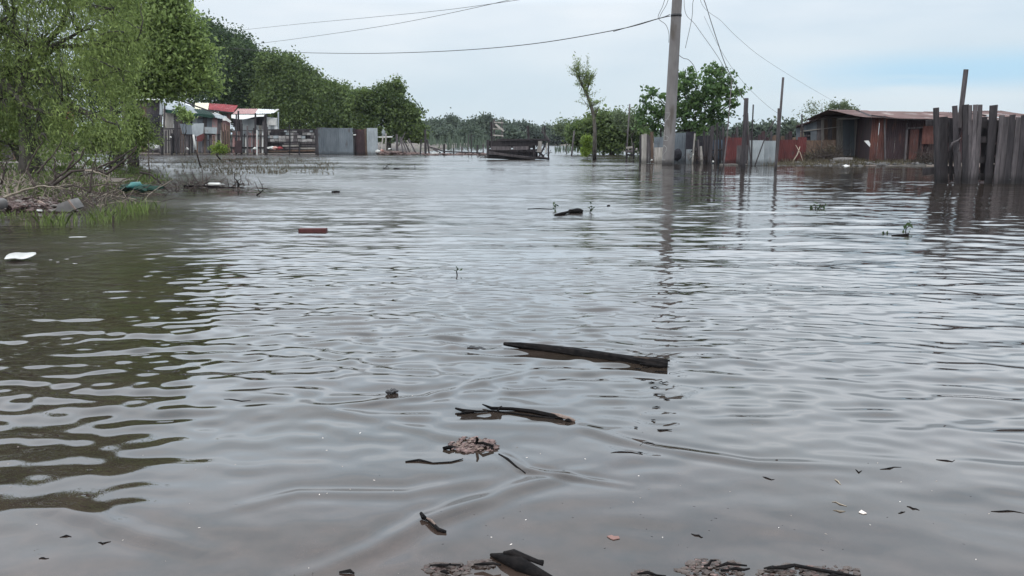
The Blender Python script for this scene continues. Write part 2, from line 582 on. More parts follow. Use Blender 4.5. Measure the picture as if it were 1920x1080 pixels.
def mud_material():
    m, n, b = new_mat('ground_mud')
    t = n.nodes.new('ShaderNodeTexCoord')
    a = n.nodes.new('ShaderNodeTexNoise')
    a.inputs['Scale'].default_value = 0.5
    a.inputs['Detail'].default_value = 8
    a.inputs['Roughness'].default_value = 0.7
    n.links.new(t.outputs['Object'], a.inputs['Vector'])
    r = n.nodes.new('ShaderNodeValToRGB')
    e = r.color_ramp.elements
    e[0].position = 0.35
    e[0].color = (0.05, 0.038, 0.032, 1)
    e[1].position = 0.7
    e[1].color = (0.055, 0.07, 0.028, 1)
    x = e.new(0.52)
    x.color = (0.12, 0.09, 0.075, 1)
    n.links.new(a.outputs['Fac'], r.inputs[0])
    n.links.new(r.outputs[0], b.inputs['Base Color'])
    b.inputs['Roughness'].default_value = 0.8
    a2 = n.nodes.new('ShaderNodeTexNoise')
    a2.inputs['Scale'].default_value = 14
    a2.inputs['Detail'].default_value = 6
    n.links.new(t.outputs['Object'], a2.inputs['Vector'])
    bp = n.nodes.new('ShaderNodeBump')
    bp.inputs['Strength'].default_value = 0.7
    bp.inputs['Distance'].default_value = 0.03
    n.links.new(a2.outputs['Fac'], bp.inputs['Height'])
    n.links.new(bp.outputs[0], b.inputs['Normal'])
mud_material()
xs = np.unique(np.concatenate([np.linspace(-60, 60, 170), np.linspace(-3, 3, 70), np.linspace(-16, -6, 60), np.sign(np.linspace(-1, 1, 60)) * (60 + 1600 * np.linspace(-1, 1, 60) ** 2)]))
ys = np.unique(np.concatenate([np.linspace(-6, 95, 170), np.linspace(0.5, 3, 40), 95 + 1700 * np.linspace(0, 1, 60) ** 2, [-200, -60, -20]]))
gx, gy = np.meshgrid(xs, ys)
gz = terrain(gx, gy)
nx, ny = len(xs), len(ys)
idx = np.arange(nx * ny).reshape(ny, nx)
fc = np.stack([idx[:-1, :-1], idx[:-1, 1:], idx[1:, 1:], idx[1:, :-1]], -1).reshape(-1, 4)
ground = np_mesh('ground', np.stack([gx, gy, gz], -1).reshape(-1, 3), fc, 'ground_mud', kind='structure', smooth=True)

# ------------------------------------------------------------------ water
def water_material():
    m, n, b = new_mat('flood_water')
    t = n.nodes.new('ShaderNodeTexCoord')
    def noise(scale, detail, rough=0.5):
        mp = n.nodes.new('ShaderNodeMapping')
        mp.inputs['Scale'].default_value = scale
        n.links.new(t.outputs['Object'], mp.inputs[0])
        a = n.nodes.new('ShaderNodeTexNoise')
        a.inputs['Scale'].default_value = 1
        a.inputs['Detail'].default_value = detail
        a.inputs['Roughness'].default_value = rough
        n.links.new(mp.outputs[0], a.inputs['Vector'])
        return a
    silt = noise((0.8, 1.1, 1), 4)
    r = n.nodes.new('ShaderNodeValToRGB')
    r.color_ramp.elements[0].position = 0.35
    r.color_ramp.elements[0].color = (0.018, 0.015, 0.010, 1)
    r.color_ramp.elements[1].position = 0.68
    r.color_ramp.elements[1].color = (0.026, 0.020, 0.018, 1)
    n.links.new(silt.outputs['Fac'], r.inputs[0])
    shal = n.nodes.new('ShaderNodeAttribute')
    shal.attribute_name = 'shade'
    mxw = n.nodes.new('ShaderNodeMix')
    mxw.data_type = 'RGBA'
    n.links.new(shal.outputs['Fac'], mxw.inputs['Factor'])
    n.links.new(r.outputs[0], mxw.inputs['A'])
    bed = noise((5, 5, 1), 6, 0.7)
    rb = n.nodes.new('ShaderNodeValToRGB')
    rb.color_ramp.elements[0].position = 0.35
    rb.color_ramp.elements[0].color = (0.022, 0.015, 0.012, 1)
    rb.color_ramp.elements[1].position = 0.65
    rb.color_ramp.elements[1].color = (0.058, 0.038, 0.031, 1)
    n.links.new(bed.outputs['Fac'], rb.inputs[0])
    n.links.new(rb.outputs[0], mxw.inputs['B'])
    n.links.new(mxw.outputs['Result'], b.inputs['Base Color'])
    b.inputs['Roughness'].default_value = 0.03
    b.inputs['IOR'].default_value = 1.46
    b.inputs['Specular IOR Level'].default_value = 0.5
    # ripples too short for the mesh to carry: tilt the normal by noise, as steeply as the missing ripples
    ruf = n.nodes.new('ShaderNodeAttribute')
    ruf.attribute_name = 'ruffle'
    geo = n.nodes.new('ShaderNodeNewGeometry')
    last = geo.outputs['Normal']
    for (scl, det, kx, ky) in (((4.0, 12.0, 1), 2, 1.5, 3.2), ((1.0, 3.2, 1), 2, 0.8, 2.0)):
        a = noise(scl, det)
        sb = n.nodes.new('ShaderNodeVectorMath')
        sb.operation = 'SUBTRACT'
        sb.inputs[1].default_value = (0.5, 0.5, 0.5)
        n.links.new(a.outputs['Color'], sb.inputs[0])
        ml = n.nodes.new('ShaderNodeVectorMath')
        ml.operation = 'MULTIPLY'
        ml.inputs[1].default_value = (kx, ky, 0)
        n.links.new(sb.outputs[0], ml.inputs[0])
        sc = n.nodes.new('ShaderNodeVectorMath')
        sc.operation = 'SCALE'
        n.links.new(ml.outputs[0], sc.inputs[0])
        n.links.new(ruf.outputs['Fac'], sc.inputs['Scale'])
        ad = n.nodes.new('ShaderNodeVectorMath')
        ad.operation = 'ADD'
        n.links.new(last, ad.inputs[0])
        n.links.new(sc.outputs[0], ad.inputs[1])
        last = ad.outputs[0]
    nm = n.nodes.new('ShaderNodeVectorMath')
    nm.operation = 'NORMALIZE'
    n.links.new(last, nm.inputs[0])
    n.links.new(nm.outputs[0], b.inputs['Normal'])
    # and the finest of them only roughen it: roughness = sqrt(1.4 * rms slope)
    rg = n.nodes.new('ShaderNodeMath')
    rg.operation = 'MULTIPLY'
    rg.inputs[1].default_value = 0.6
    n.links.new(ruf.outputs['Fac'], rg.inputs[0])
    rq = n.nodes.new('ShaderNodeMath')
    rq.operation = 'SQRT'
    n.links.new(rg.outputs[0], rq.inputs[0])
    rs = n.nodes.new('ShaderNodeMath')
    rs.operation = 'SUBTRACT'
    rs.inputs[1].default_value = 0.10
    rs.use_clamp = True
    n.links.new(rq.outputs[0], rs.inputs[0])
    n.links.new(rs.outputs[0], b.inputs['Roughness'])
water_material()
th_in = np.linspace(-0.66, 0.66, 400)
th_out = np.concatenate([np.linspace(-1.45, -0.68, 24), th_in, np.linspace(0.68, 1.45, 24)])
rows = [0.5]
while rows[-1] < 60:
    d = rows[-1]
    rows.append(d + min(max(d * d / 1900.0, 0.0045), 0.065 if d < 15 else 0.13))
rows = np.concatenate([np.array(rows), 60 + 1700 * np.linspace(0.01, 1, 50) ** 2])
R, T = np.meshgrid(rows, th_out, indexing='ij')
X, Y = R * np.sin(T), R * np.cos(T)
sp = np.gradient(rows)[:, None]
H = np.zeros_like(X)
wr = np.random.default_rng(5)
NC = 84
patch = 0.82 + 0.30 * vnoise(X, Y, 0.55, 21)
patch = np.clip(patch, 0.25, 1.4)
calm = 0.13 + 0.87 * smooth(R, 2.0, 4.4)
left_calm = 1.0 - 0.7 * smooth(-X, 4.0, 6.5) * smooth(R, 5.5, 8) * smooth(16 - R, 0, 3)
lost = np.full(X.shape, 0.012 ** 2)
# the open middle is ruffled by the breeze, the water in the lee of the right-hand fences is smoother
patch = patch * (1 + 0.9 * smooth(R, 6, 14) * (1 - smooth(X / R, 0.05, 0.16)) - 0.55 * smooth(R, 6, 14) * smooth(X / R, 0.10, 0.24))
for i in range(NC):
    short = i < 60
    lam = math.exp(wr.normal(math.log(0.15), 0.30)) if short else math.exp(wr.uniform(math.log(0.26), math.log(1.5)))
    ang = wr.normal(0, 0.24) + 0.05 if i % 4 else wr.normal(0, 0.7)
    k = 2 * math.pi / lam
    slope = 0.105 * math.sqrt(2 / 60) if short else 0.034 * math.sqrt(2 / 24)
    ph = wr.uniform(0, 6.28)
    arg = k * (X * math.sin(ang) + Y * math.cos(ang)) + ph + 0.6 * np.sin(X * wr.uniform(0.8, 2.5) + ph)
    fade = np.clip((lam / sp - 2.5) / 3, 0, 1)
    gain = patch * calm * left_calm if short else (0.35 + 0.65 * calm)
    H += slope / k * np.sin(arg) * fade * gain
    lost += (slope * gain) ** 2 / 2 * (1 - fade ** 2)
# crossing wakes and the folds round the floating wood
def ridge(pts, h, wd):
    global H
    P = [W(*p) for p in pts]
    best = np.full(X.shape, 1e9)
    tt = np.zeros_like(X)
    tot = len(P) - 1
    sel = (R < 9)
    xs_, ys_ = X[sel], Y[sel]
    b_ = np.full(xs_.shape, 1e9)
    s_ = np.zeros_like(xs_)
    for i in range(tot):
        a, c = P[i], P[i + 1]
        dx, dy = c.x - a.x, c.y - a.y
        l2 = dx * dx + dy * dy
        t = np.clip(((xs_ - a.x) * dx + (ys_ - a.y) * dy) / l2, 0, 1)
        ex, ey = xs_ - a.x - t * dx, ys_ - a.y - t * dy
        dd = np.hypot(ex, ey)
        sg = np.sign(ex * dy - ey * dx)
        m = dd < b_
        b_[m] = dd[m]
        s_[m] = ((i + t) / tot)[m]
    prof = np.exp(-(b_ / wd) ** 2) - 0.45 * np.exp(-((b_ - 1.9 * wd) / wd) ** 2)
    H[sel] += 1.25 * h * prof * np.sin(np.pi * np.clip(s_, 0.02, 0.98)) ** 0.6
ridge([(560, 765), (680, 758), (800, 745), (905, 716), (1040, 690)], 0.0045, 0.030)
ridge([(480, 640), (600, 655), (700, 690), (800, 697), (905, 716)], 0.0035, 0.035)
ridge([(905, 716), (960, 735), (1060, 728)], 0.0025, 0.025)
ridge([(1075, 790), (1130, 815), (1220, 838), (1420, 870), (1700, 880)], 0.0032, 0.030)
ridge([(935, 845), (985, 880), (1060, 893), (1180, 912)], 0.0028, 0.018)
ridge([(540, 1090), (700, 1030), (800, 975), (1000, 905), (1150, 870)], 0.0042, 0.035)
ridge([(420, 960), (560, 925), (760, 925), (940, 893)], 0.0026, 0.03)
ridge([(0, 955), (120, 958), (250, 1000), (400, 1040)], 0.003, 0.035)
ridge([(830, 640), (870, 652), (910, 655)], 0.006, 0.035)
ridge([(480, 740), (720, 790), (900, 830)], 0.0016, 0.03)
nr, ntm = X.shape
def wave_height(x, y):
    r_, t_ = math.hypot(x, y), math.atan2(x, y)
    fi = np.interp(r_, rows, np.arange(len(rows)))
    fj = np.interp(t_, th_out, np.arange(len(th_out)))
    i0, j0 = min(int(fi), nr - 2), min(int(fj), ntm - 2)
    a, b_ = fi - i0, fj - j0
    return float((H[i0, j0] * (1 - a) + H[i0 + 1, j0] * a) * (1 - b_) + (H[i0, j0 + 1] * (1 - a) + H[i0 + 1, j0 + 1] * a) * b_)
idx = np.arange(nr * ntm).reshape(nr, ntm)
fc = np.stack([idx[:-1, :-1], idx[1:, :-1], idx[1:, 1:], idx[:-1, 1:]], -1).reshape(-1, 4)[:, ::-1]
depth = -terrain(X.ravel(), Y.ravel())
water = np_mesh('water', np.stack([X, Y, H], -1).reshape(-1, 3), fc, 'flood_water', None, np.exp(-np.clip(depth, 0, 1) / 0.085), kind='structure', smooth=True)
ra = water.data.attributes.new('ruffle', 'FLOAT', 'POINT')
ra.data.foreach_set('value', np.sqrt(lost).ravel().astype(np.float32))

# ------------------------------------------------------------------ trees
def jitter_path(a, b, n, amt):
    a, b = Vector(a), Vector(b)
    L_ = (b - a).length
    pts = []
    for i in range(n + 1):
        t = i / n
        p = a.lerp(b, t)
        if 0 < i < n:
            p = p + Vector((random.uniform(-1, 1), random.uniform(-1, 1), random.uniform(-0.5, 0.8))) * amt * L_
        pts.append(p)
    return pts
def make_tree(name, label, cat, base, blobs, leaf, mat, nclump, per, clump_r, r_trunk, group=None, droop=0.0, elong=1.0,
              axis=None, spread=1.0, stems=1, shell=0.5, limb_mat='bark', zmin=None, bare_twigs=0, flat=0.75, lobes=3, outlier=1.2):
    """blobs: (px, py, Y, radius in pixels, optional vertical stretch); crown leaves + trunk + branches"""
    root = thing(name, label, cat, base, group)
    B = []
    for b in blobs:
        c = Q(b[0], b[1], b[2])
        r = b[3] * b[2] / F
        B.append((np.array(c), r, b[4] if len(b) > 4 else 1.0))
    main = list(B)
    if lobes:
        for (c_, r_, v_) in main:
            for _ in range(lobes):
                a_ = random.uniform(-0.5, math.pi + 0.5)
                k_ = random.uniform(0.28, 0.5)
                B.append((c_ + np.array([math.cos(a_), random.uniform(-.5, .3), math.sin(a_) * v_]) * r_ * random.uniform(.72, .98), r_ * k_, 1.0))
    wts = np.array([b[1] ** 2 for b in B])
    wts = wts / wts.sum()
    ci = rng.choice(len(B), size=nclump, p=wts)
    cen = np.array([B[i][0] for i in ci])
    rad = np.array([B[i][1] for i in ci])[:, None]
    ver = np.array([B[i][2] for i in ci])
    d = unit(rng.normal(size=(nclump, 3)))
    u = (shell + (1 - shell) * rng.uniform(size=(nclump, 1)) ** 0.6)
    off = d * u * rad
    off[:, 2] *= ver
    off[:, 1] *= 0.9
    # the odd clump pushes out past the outline
    outl = rng.uniform(size=nclump) < 0.14
    off[outl] *= outlier
    cl = cen + off
    gr = np.maximum(terrain(cl[:, 0], cl[:, 1]), 0) + 0.1 if zmin is None else np.full(nclump, zmin)
    keep0 = cl[:, 2] > gr
    cl = cl[keep0]
    n = len(cl)
    csz = rng.uniform(0.6, 1.35, size=(n, 1, 1))
    p = cl[:, None, :] + rng.normal(size=(n, per, 3)) * clump_r * csz * np.array([1, 1, flat * elong])
    if droop:
        p[:, :, 2] -= np.abs(rng.normal(size=(n, per))) * droop
    bsh = rng.uniform(-0.16, 0.16, size=len(B))[ci][keep0]
    clsh = rng.uniform(-0.24, 0.24, size=(n, 1)) + bsh[:, None]
    sh = np.clip(0.42 + clsh + rng.normal(size=(n, per)) * 0.16, 0, 1)
    p = p.reshape(-1, 3)
    sh = sh.reshape(-1)
    keep = p[:, 2] > (np.maximum(terrain(p[:, 0], p[:, 1]), 0) + 0.03)
    p, sh = p[keep], sh[keep]
    v, f = leaf_quads(p, leaf[0], leaf[1], axis, spread)
    crown = np_mesh('crown', v, f, mat, root, np.repeat(sh, 4))
    tr = MB()
    br = MB()
    base = Vector(base)
    cc = Vector(np.average(np.array([b[0] for b in B]), axis=0, weights=wts))
    top = max(b[0][2] for b in B)
    for s_ in range(stems):
        bb = base + Vector((random.uniform(-1, 1), random.uniform(-1, 1), 0)) * (0.0 if stems == 1 else r_trunk * 4)
        fork = bb.lerp(Vector((cc.x, cc.y, max(cc.z, bb.z + 1))), 0.5) + Vector((random.uniform(-1, 1), random.uniform(-.5, .5), 0)) * r_trunk * 2
        pts = jitter_path(bb - Vector((0, 0, 0.35)), fork, 4, 0.05)
        tr.tube(pts, [r_trunk * (1.25, 1.0, 0.9, 0.8, 0.7)[i] for i in range(5)], 8, 0.08)
        mine = main if stems == 1 else [main[j] for j in range(len(main)) if j % stems == s_]
        for (c, r, vv) in mine:
            pts = jitter_path(fork, c, 4, 0.07)
            br.tube(pts, [r_trunk * q for q in (0.55, 0.45, 0.35, 0.27, 0.16)], 6, 0.08)
    pick = rng.choice(n, size=min(n, 26 * len(B) if bare_twigs == 0 else bare_twigs), replace=False)
    for j in pick:
        c = cl[j]
        b = min(B, key=lambda q: np.linalg.norm(q[0] - c))
        pts = jitter_path(Vector(b[0]), Vector(c), 3, 0.08)
        rr = max(r_trunk * 0.12, 0.008)
        br.tube(pts, [rr, rr * 0.7, rr * 0.5, rr * 0.25], 4)
    tr.build('trunk', limb_mat, root, smooth=True)
    br.build('branches', limb_mat, root, smooth=True)
    return root

def gb(px, Y, below=0.0):
    """point on the ground (or just under the water) at column px, Y metres out"""
    q = Q(px, HOR, Y)
    z = zt(q.x, Y)
    return Vector((q.x, Y, max(z, -0.3) - below))

# --- left bank, near trees
make_tree('willow_tree', 'tall drooping willow with fine pale green leaves at the left edge of the flood', 'tree', gb(20, 25),
          [(30, -60, 25, 190), (165, -50, 24, 95), (-160, -40, 25, 200), (-30, 130, 25, 120), (150, 60, 24, 105), (70, 210, 24, 75, 1.0), (190, 150, 24, 60),
           (-20, -170, 25, 150), (95, -150, 25, 95), (165, 215, 23.5, 45), (222, 236, 23.5, 24), (120, 245, 23.5, 40), (232, 60, 24, 42)],
          (0.11, 0.028), 'leaf_willow', 2150, 60, 0.20, 0.20, droop=0.34, elong=1.5, axis=(0.15, 0, -1), spread=0.75, stems=3, shell=0.25)
make_tree('broadleaf_tree', 'broad light green tree leaning over the sheds beside the willow', 'tree', gb(215, 36),
          [(275, 30, 36, 75), (320, 110, 36, 55), (250, 110, 36, 80), (235, -60, 36, 62), (190, -60, 37, 80), (368, 135, 36, 34), (325, 165, 36, 30), (335, 60, 36, 36), (190, -140, 36, 62), (320, 8, 36, 26), (378, 100, 36, 16), (392, 160, 36, 14), (372, 60, 36, 14)],
          (0.15, 0.085), 'leaf_light', 1900, 38, 0.28, 0.24, stems=2, shell=0.4)
make_tree('leafy_shrub', 'leafy shrub with pale trunk growing under the willow at far left', 'shrub', gb(60, 27),
          [(60, 235, 27, 48), (-20, 250, 27, 60), (110, 262, 26, 32), (-90, 230, 27, 60)],
          (0.09, 0.035), 'leaf_willow', 480, 50, 0.2, 0.07, stems=3, shell=0.3)
make_tree('leafy_shrub', 'low spreading shrub in front of the picket fence at left', 'shrub', gb(205, 33),
          [(205, 258, 33, 30), (172, 262, 33, 24), (245, 266, 34, 22), (262, 238, 34, 20), (282, 262, 34, 13), (250, 215, 34, 14)],
          (0.10, 0.045), 'leaf_willow', 360, 42, 0.18, 0.05, stems=3, shell=0.3)
# --- dark trees behind the left sheds
make_tree('dark_tree', 'tall dark green tree rising behind the red roofed shed', 'tree', gb(450, 88),
          [(450, 135, 88, 52), (400, 118, 90, 55), (495, 150, 88, 42), (420, 185, 88, 45), (470, 195, 88, 45), (370, 75, 92, 42), (445, 98, 90, 25), (392, 70, 92, 20)],
          (0.24, 0.15), 'leaf_dark', 2000, 30, 0.5, 0.3, group='dark trees behind the left sheds')
make_tree('dark_tree', 'dark green tree between the tall one and the row going down to the water', 'tree', gb(545, 86),
          [(530, 160, 86, 45), (570, 175, 86, 40), (520, 195, 85, 42), (590, 205, 85, 38), (545, 132, 87, 24), (560, 225, 84, 30)],
          (0.24, 0.14), 'leaf_mid', 1700, 30, 0.45, 0.28, group='dark trees behind the left sheds')
make_tree('dark_tree', 'dark green tree right behind the grey sheet metal gate', 'tree', gb(625, 84),
          [(615, 195, 84, 32), (645, 205, 84, 32), (620, 225, 83, 30), (660, 228, 83, 26), (600, 172, 85, 24), (670, 200, 84, 20), (640, 185, 85, 18)],
          (0.22, 0.14), 'leaf_mid', 1200, 28, 0.42, 0.22, group='dark trees behind the left sheds')
make_tree('bushy_tree', 'rounded mid green tree at the end of the left fence row', 'tree', gb(725, 76),
          [(725, 192, 76, 32), (690, 205, 76, 28), (755, 215, 76, 26), (715, 232, 76, 36), (760, 240, 76, 24), (735, 170, 76, 16), (775, 222, 76, 12), (690, 180, 76, 12), (782, 248, 76, 16)],
          (0.22, 0.13), 'leaf_mid', 1200, 26, 0.30, 0.2, stems=2)
make_tree('dark_tree', 'dark tree filling the gap behind the left tree at the shed roofs', 'tree', gb(300, 92),
          [(330, 175, 92, 50), (270, 160, 92, 55), (220, 190, 90, 50), (150, 180, 90, 60), (60, 190, 88, 70), (-40, 190, 88, 80)],
          (0.28, 0.18), 'leaf_dark', 1300, 22, 0.6, 0.3, group='dark trees behind the left sheds')
# --- far woods over the water: each crown that reads as its own hump
far = [(812, 244, 205, 21, 'low grey green tree just right of the left shore'), (850, 242, 215, 22, 'long low tree hump left of the dark dome'),
       (902, 238, 200, 20, 'dark domed tree standing highest over the far water'), (935, 244, 205, 20, 'right shoulder of the dark far dome behind the cart'),
       (980, 248, 215, 22, 'pale green hump behind the middle of the cart'), (1025, 253, 220, 20, 'low hump behind the right end of the cart'),
       (880, 256, 180, 16, 'low grey green bush between the cart and the far dome'), (835, 257, 175, 14, 'small dark bush over the far water by the wire fence'),
       (790, 252, 190, 18, 'low far tree touching the left shore tree'), (1060, 252, 200, 18, 'far tree right of the cart'),
       (955, 256, 180, 14, 'far bush seen through the posts of the cart')]
for px, py, Yd, rp, lb in far:
    make_tree('distant_tree', lb, 'tree', gb(px, Yd),
              [(px, py, Yd, rp, 0.75), (px - rp * 0.8, py + 4, Yd, rp * 0.7, 0.7), (px + rp * 0.8, py + 4, Yd, rp * 0.7, 0.7)],
              (0.5, 0.35), 'leaf_hazed', 420, 36, 0.7, 0.3, group='trees on the far shore', shell=0.3, outlier=1.0, lobes=1)
# wood right across the horizon behind everything
nfw = 60000
fx = rng.uniform(-330, 330, nfw)
hgt = 3.4 + 1.3 * vnoise(fx, fx * 0, 0.06, 4)
fz = rng.uniform(0, 1, nfw) ** 0.8 * hgt
fy = rng.uniform(262, 285, nfw)
v, f = leaf_quads(np.stack([fx, fy, fz + 0.3], -1), 0.8, 0.55)
fw = np_mesh('far_wood', v, f, 'leaf_hazed', None, np.repeat(np.clip(0.35 + 0.2 * rng.normal(size=nfw), 0, 1), 4), kind='stuff')
fw['label'] = 'low grey green wood along the horizon beyond the flood'
fw['category'] = 'wood'
# --- bushes to the right of the cart
make_tree('bushy_tree', 'dark green thicket tree behind the pollarded trunk', 'tree', gb(1140, 66),
          [(1130, 238, 66, 26), (1160, 236, 66, 22), (1100, 246, 66, 22), (1185, 240, 66, 18), (1150, 262, 66, 26), (1190, 262, 66, 22), (1110, 265, 66, 22), (1082, 258, 67, 14)],
          (0.26, 0.15), 'leaf_mid', 900, 22, 0.3, 0.12, stems=3, shell=0.35, group='thicket right of the cart')
make_tree('sparse_tree', 'thin see-through tree left of the pollarded trunk', 'tree', gb(1062, 70),
          [(1062, 238, 70, 16), (1085, 235, 70, 12), (1045, 243, 70, 9)],
          (0.2, 0.1), 'leaf_grey', 80, 12, 0.25, 0.05, bare_twigs=70)
make_tree('sparse_tree', 'thin see-through tree left of the leaning mast behind the flooded road', 'tree', gb(1185, 62),
          [(1175, 225, 62, 18), (1198, 228, 62, 14), (1155, 222, 62, 10)],
          (0.18, 0.1), 'leaf_grey', 110, 14, 0.25, 0.05, bare_twigs=80)
make_tree('young_willow', 'small bright yellow green sapling beside the pollarded trunk', 'shrub', W(1101, 296) - Vector((0, 0, 0.1)),
          [(1101, 272, 49, 8, 1.8), (1098, 286, 49, 7), (1104, 262, 49, 4, 1.6)],
          (0.10, 0.045), 'leaf_lime', 110, 26, 0.09, 0.02, shell=0.1)
# --- tree behind the utility pole
make_tree('fig_tree', 'big leaved green tree behind the concrete pole on the flooded yard', 'tree', W(1312, 301) - Vector((0, 0, 0.1)),
          [(1320, 165, 42, 42), (1350, 160, 42, 30), (1290, 190, 42, 36), (1345, 200, 42, 34), (1235, 190, 42, 26), (1222, 170, 42, 11), (1218, 222, 42, 22),
           (1245, 225, 42, 22), (1300, 222, 42, 32), (1340, 132, 42, 15), (1378, 172, 42, 13), (1285, 142, 42, 16), (1380, 195, 42, 10), (1392, 170, 42, 5), (1310, 245, 42, 18), (1268, 210, 42, 24), (1232, 245, 42, 12), (1205, 235, 42, 10)],
          (0.165, 0.10), 'leaf_fig', 430, 20, 0.12, 0.10, stems=2, shell=0.25)
make_tree('distant_tree', 'low dark tree line tree behind the mossy post', 'tree', gb(1420, 120),
          [(1405, 255, 120, 18), (1435, 252, 120, 16), (1460, 256, 120, 14), (1380, 255, 120, 14), (1485, 250, 120, 16), (1510, 250, 120, 14), (1345, 256, 120, 18), (1300, 256, 120, 18)],
          (0.5, 0.3), 'leaf_hazed', 700, 14, 0.5, 0.2)
make_tree('sparse_tree', 'bare twigged tree rising behind the left end of the rusty shed', 'tree', gb(1520, 62),
          [(1510, 222, 62, 20), (1538, 208, 62, 18), (1520, 204, 62, 13), (1497, 232, 62, 14)],
          (0.12, 0.06), 'leaf_grey', 110, 7, 0.22, 0.09, bare_twigs=110)
make_tree('sparse_tree', 'pale leafy treetop showing over the middle of the rusty shed', 'tree', gb(1575, 60),
          [(1572, 212, 60, 18), (1590, 210, 60, 14), (1560, 208, 60, 10)],
          (0.13, 0.07), 'leaf_grey', 150, 16, 0.18, 0.05, bare_twigs=60)

# --- pollarded, nearly bare tree standing in the water
root = thing('pollard_tree', 'slim crooked tree with twiggy regrowth standing alone in the flood', 'tree', W(1115, 299) - Vector((0, 0, 0.1)))
YB = 47.5
pt = lambda *a: [Q(x, y, YB) for x, y in a]
MB().tube([W(1115, 299) - Vector((0, 0, 0.4))] + pt((1115, 275), (1115, 240), (1113, 215), (1107, 195), (1101, 178), (1098, 170)), [0.12, 0.11, 0.10, 0.095, 0.085, 0.08, 0.075], 8, 0.1).build('trunk', 'bark', root, True)
b = MB()
b.tube(pt((1098, 171), (1090, 158), (1086, 146), (1080, 134)), [0.07, 0.055, 0.05, 0.03], 6, 0.1)
b.tube(pt((1100, 172), (1104, 158), (1108, 147), (1117, 141)), [0.06, 0.05, 0.045, 0.02], 6, 0.1)
b.tube(pt((1114, 222), (1119, 208), (1122, 200)), [0.06, 0.04, 0.02], 6, 0.1)
tips = []
for i in range(95):
    if i < 62:
        s0 = random.choice([(1086, 146), (1090, 158), (1080, 136), (1104, 158), (1108, 148), (1096, 165)])
        e0 = (s0[0] + random.gauss(0, 9), s0[1] - abs(random.gauss(14, 12)) + (6 if random.random() < .3 else 0))
    else:
        s0 = random.choice([(1101, 180), (1106, 195), (1113, 212), (1114, 222), (1108, 200)])
        e0 = (s0[0] + random.gauss(0, 12), s0[1] - random.uniform(-3, 20))
    a_, e_ = Q(*s0, YB), Q(*e0, YB) + Vector((0, random.uniform(-.4, .4), 0))
    b.tube(jitter_path(a_, e_, 3, 0.08), [0.018, 0.014, 0.01, 0.006], 4)
    tips.append((a_, e_))
b.build('branches', 'bark', root, True)
pp = []
for a_, e_ in tips:
    for _ in range(42):
        t = random.uniform(0.3, 1.15)
        pp.append(tuple(a_.lerp(e_, t) + Vector((random.gauss(0, .07), random.gauss(0, .07), random.gauss(0, .07)))))
pp = np.array(pp)
v, f = leaf_quads(pp, 0.10, 0.03)
np_mesh('crown', v, f, 'leaf_willow', root, np.repeat(rng.uniform(0, 0.7, len(pp)), 4))

# ------------------------------------------------------------------ utility pole and cables
YP = 36.4
pb = W(1252, 309)
root = thing('utility_pole', 'tall tapering concrete utility pole painted with the number 762, standing in the flood', 'utility pole', pb)
pts, rr = [], []
axis_top = Q(1269.5, 0, YP)
for i in range(13):
    t = -0.06 + i * 0.11
    pts.append(pb.lerp(axis_top, t))
    rr.append(0.275 - 0.060 * t)
MB().tube(pts, rr, 28).build('shaft', 'concrete', root, True)
def pole_at(py):
    t = (Q(1252, py, YP).z) / axis_top.z
    return pb.lerp(axis_top, t), 0.275 - 0.060 * t
c, r_ = pole_at(28)
MB().tube([c + Vector((0, 0, -0.05)), c + Vector((0, 0, 0.05))], r_ + 0.018, 24).build('clamp_band', 'iron', root, True)
c2, r2 = pole_at(-95)
MB().tube([c2 + Vector((0, 0, -0.05)), c2 + Vector((0, 0, 0.05))], r2 + 0.018, 24).build('clamp_band', 'iron', root, True)
MB().board(c2 + Vector((-0.9, -0.26, 0)), c2 + Vector((0.9, -0.26, 0)), 0.1, 0.1, rough=0.0).build('crossarm', 'wood_dark', root)
for dx in (-0.8, -0.3, 0.3, 0.8):
    MB().tube([c2 + Vector((dx, -0.26, 0.05)), c2 + Vector((dx, -0.26, 0.12)), c2 + Vector((dx, -0.26, 0.2))], [0.03, 0.055, 0.03], 8).build('insulator', 'tarp_white', root, True)
def digit(strokes):
    """brush strokes laid on the pole's round face: points are photograph positions"""
    m = MB()
    for st in strokes:
        q = []
        dense = []
        for i in range(len(st) - 1):
            for j in range(6):
                t = j / 6
                dense.append((st[i][0] * (1 - t) + st[i + 1][0] * t, st[i][1] * (1 - t) + st[i + 1][1] * t))
        dense.append(st[-1])
        L3, R3 = [], []
        for i, (x, y) in enumerate(dense):
            c_, rad_ = pole_at(y)
            X_ = Q(x, y, YP - rad_).x - c_.x
            X_ = max(-rad_ * 0.95, min(rad_ * 0.95, X_))
            yy = c_.y - math.sqrt(rad_ ** 2 - X_ ** 2) - 0.001
            q.append(Vector((c_.x + X_, yy, Q(x, y, yy).z)))
        m.tube(q, [0.014 * (0.8 + 0.4 * random.random()) for _ in q], 5)
    return m.build('painted_digit', 'paint_white', root, True)
digit([[(1251.5, 212.5), (1257, 211.5), (1263.5, 211.8)], [(1264, 213), (1260, 221), (1255.5, 230), (1252.5, 237)], [(1253, 224.5), (1262, 223)]])
digit([[(1256, 244), (1252.5, 252), (1251.8, 262), (1256, 263.8), (1261, 263), (1262, 257), (1257, 254.5), (1252.5, 257)]])
digit([[(1247, 276.5), (1251, 273), (1256, 273), (1259.5, 277), (1258.5, 284), (1253, 291), (1248, 298), (1252, 300), (1258, 300)]])

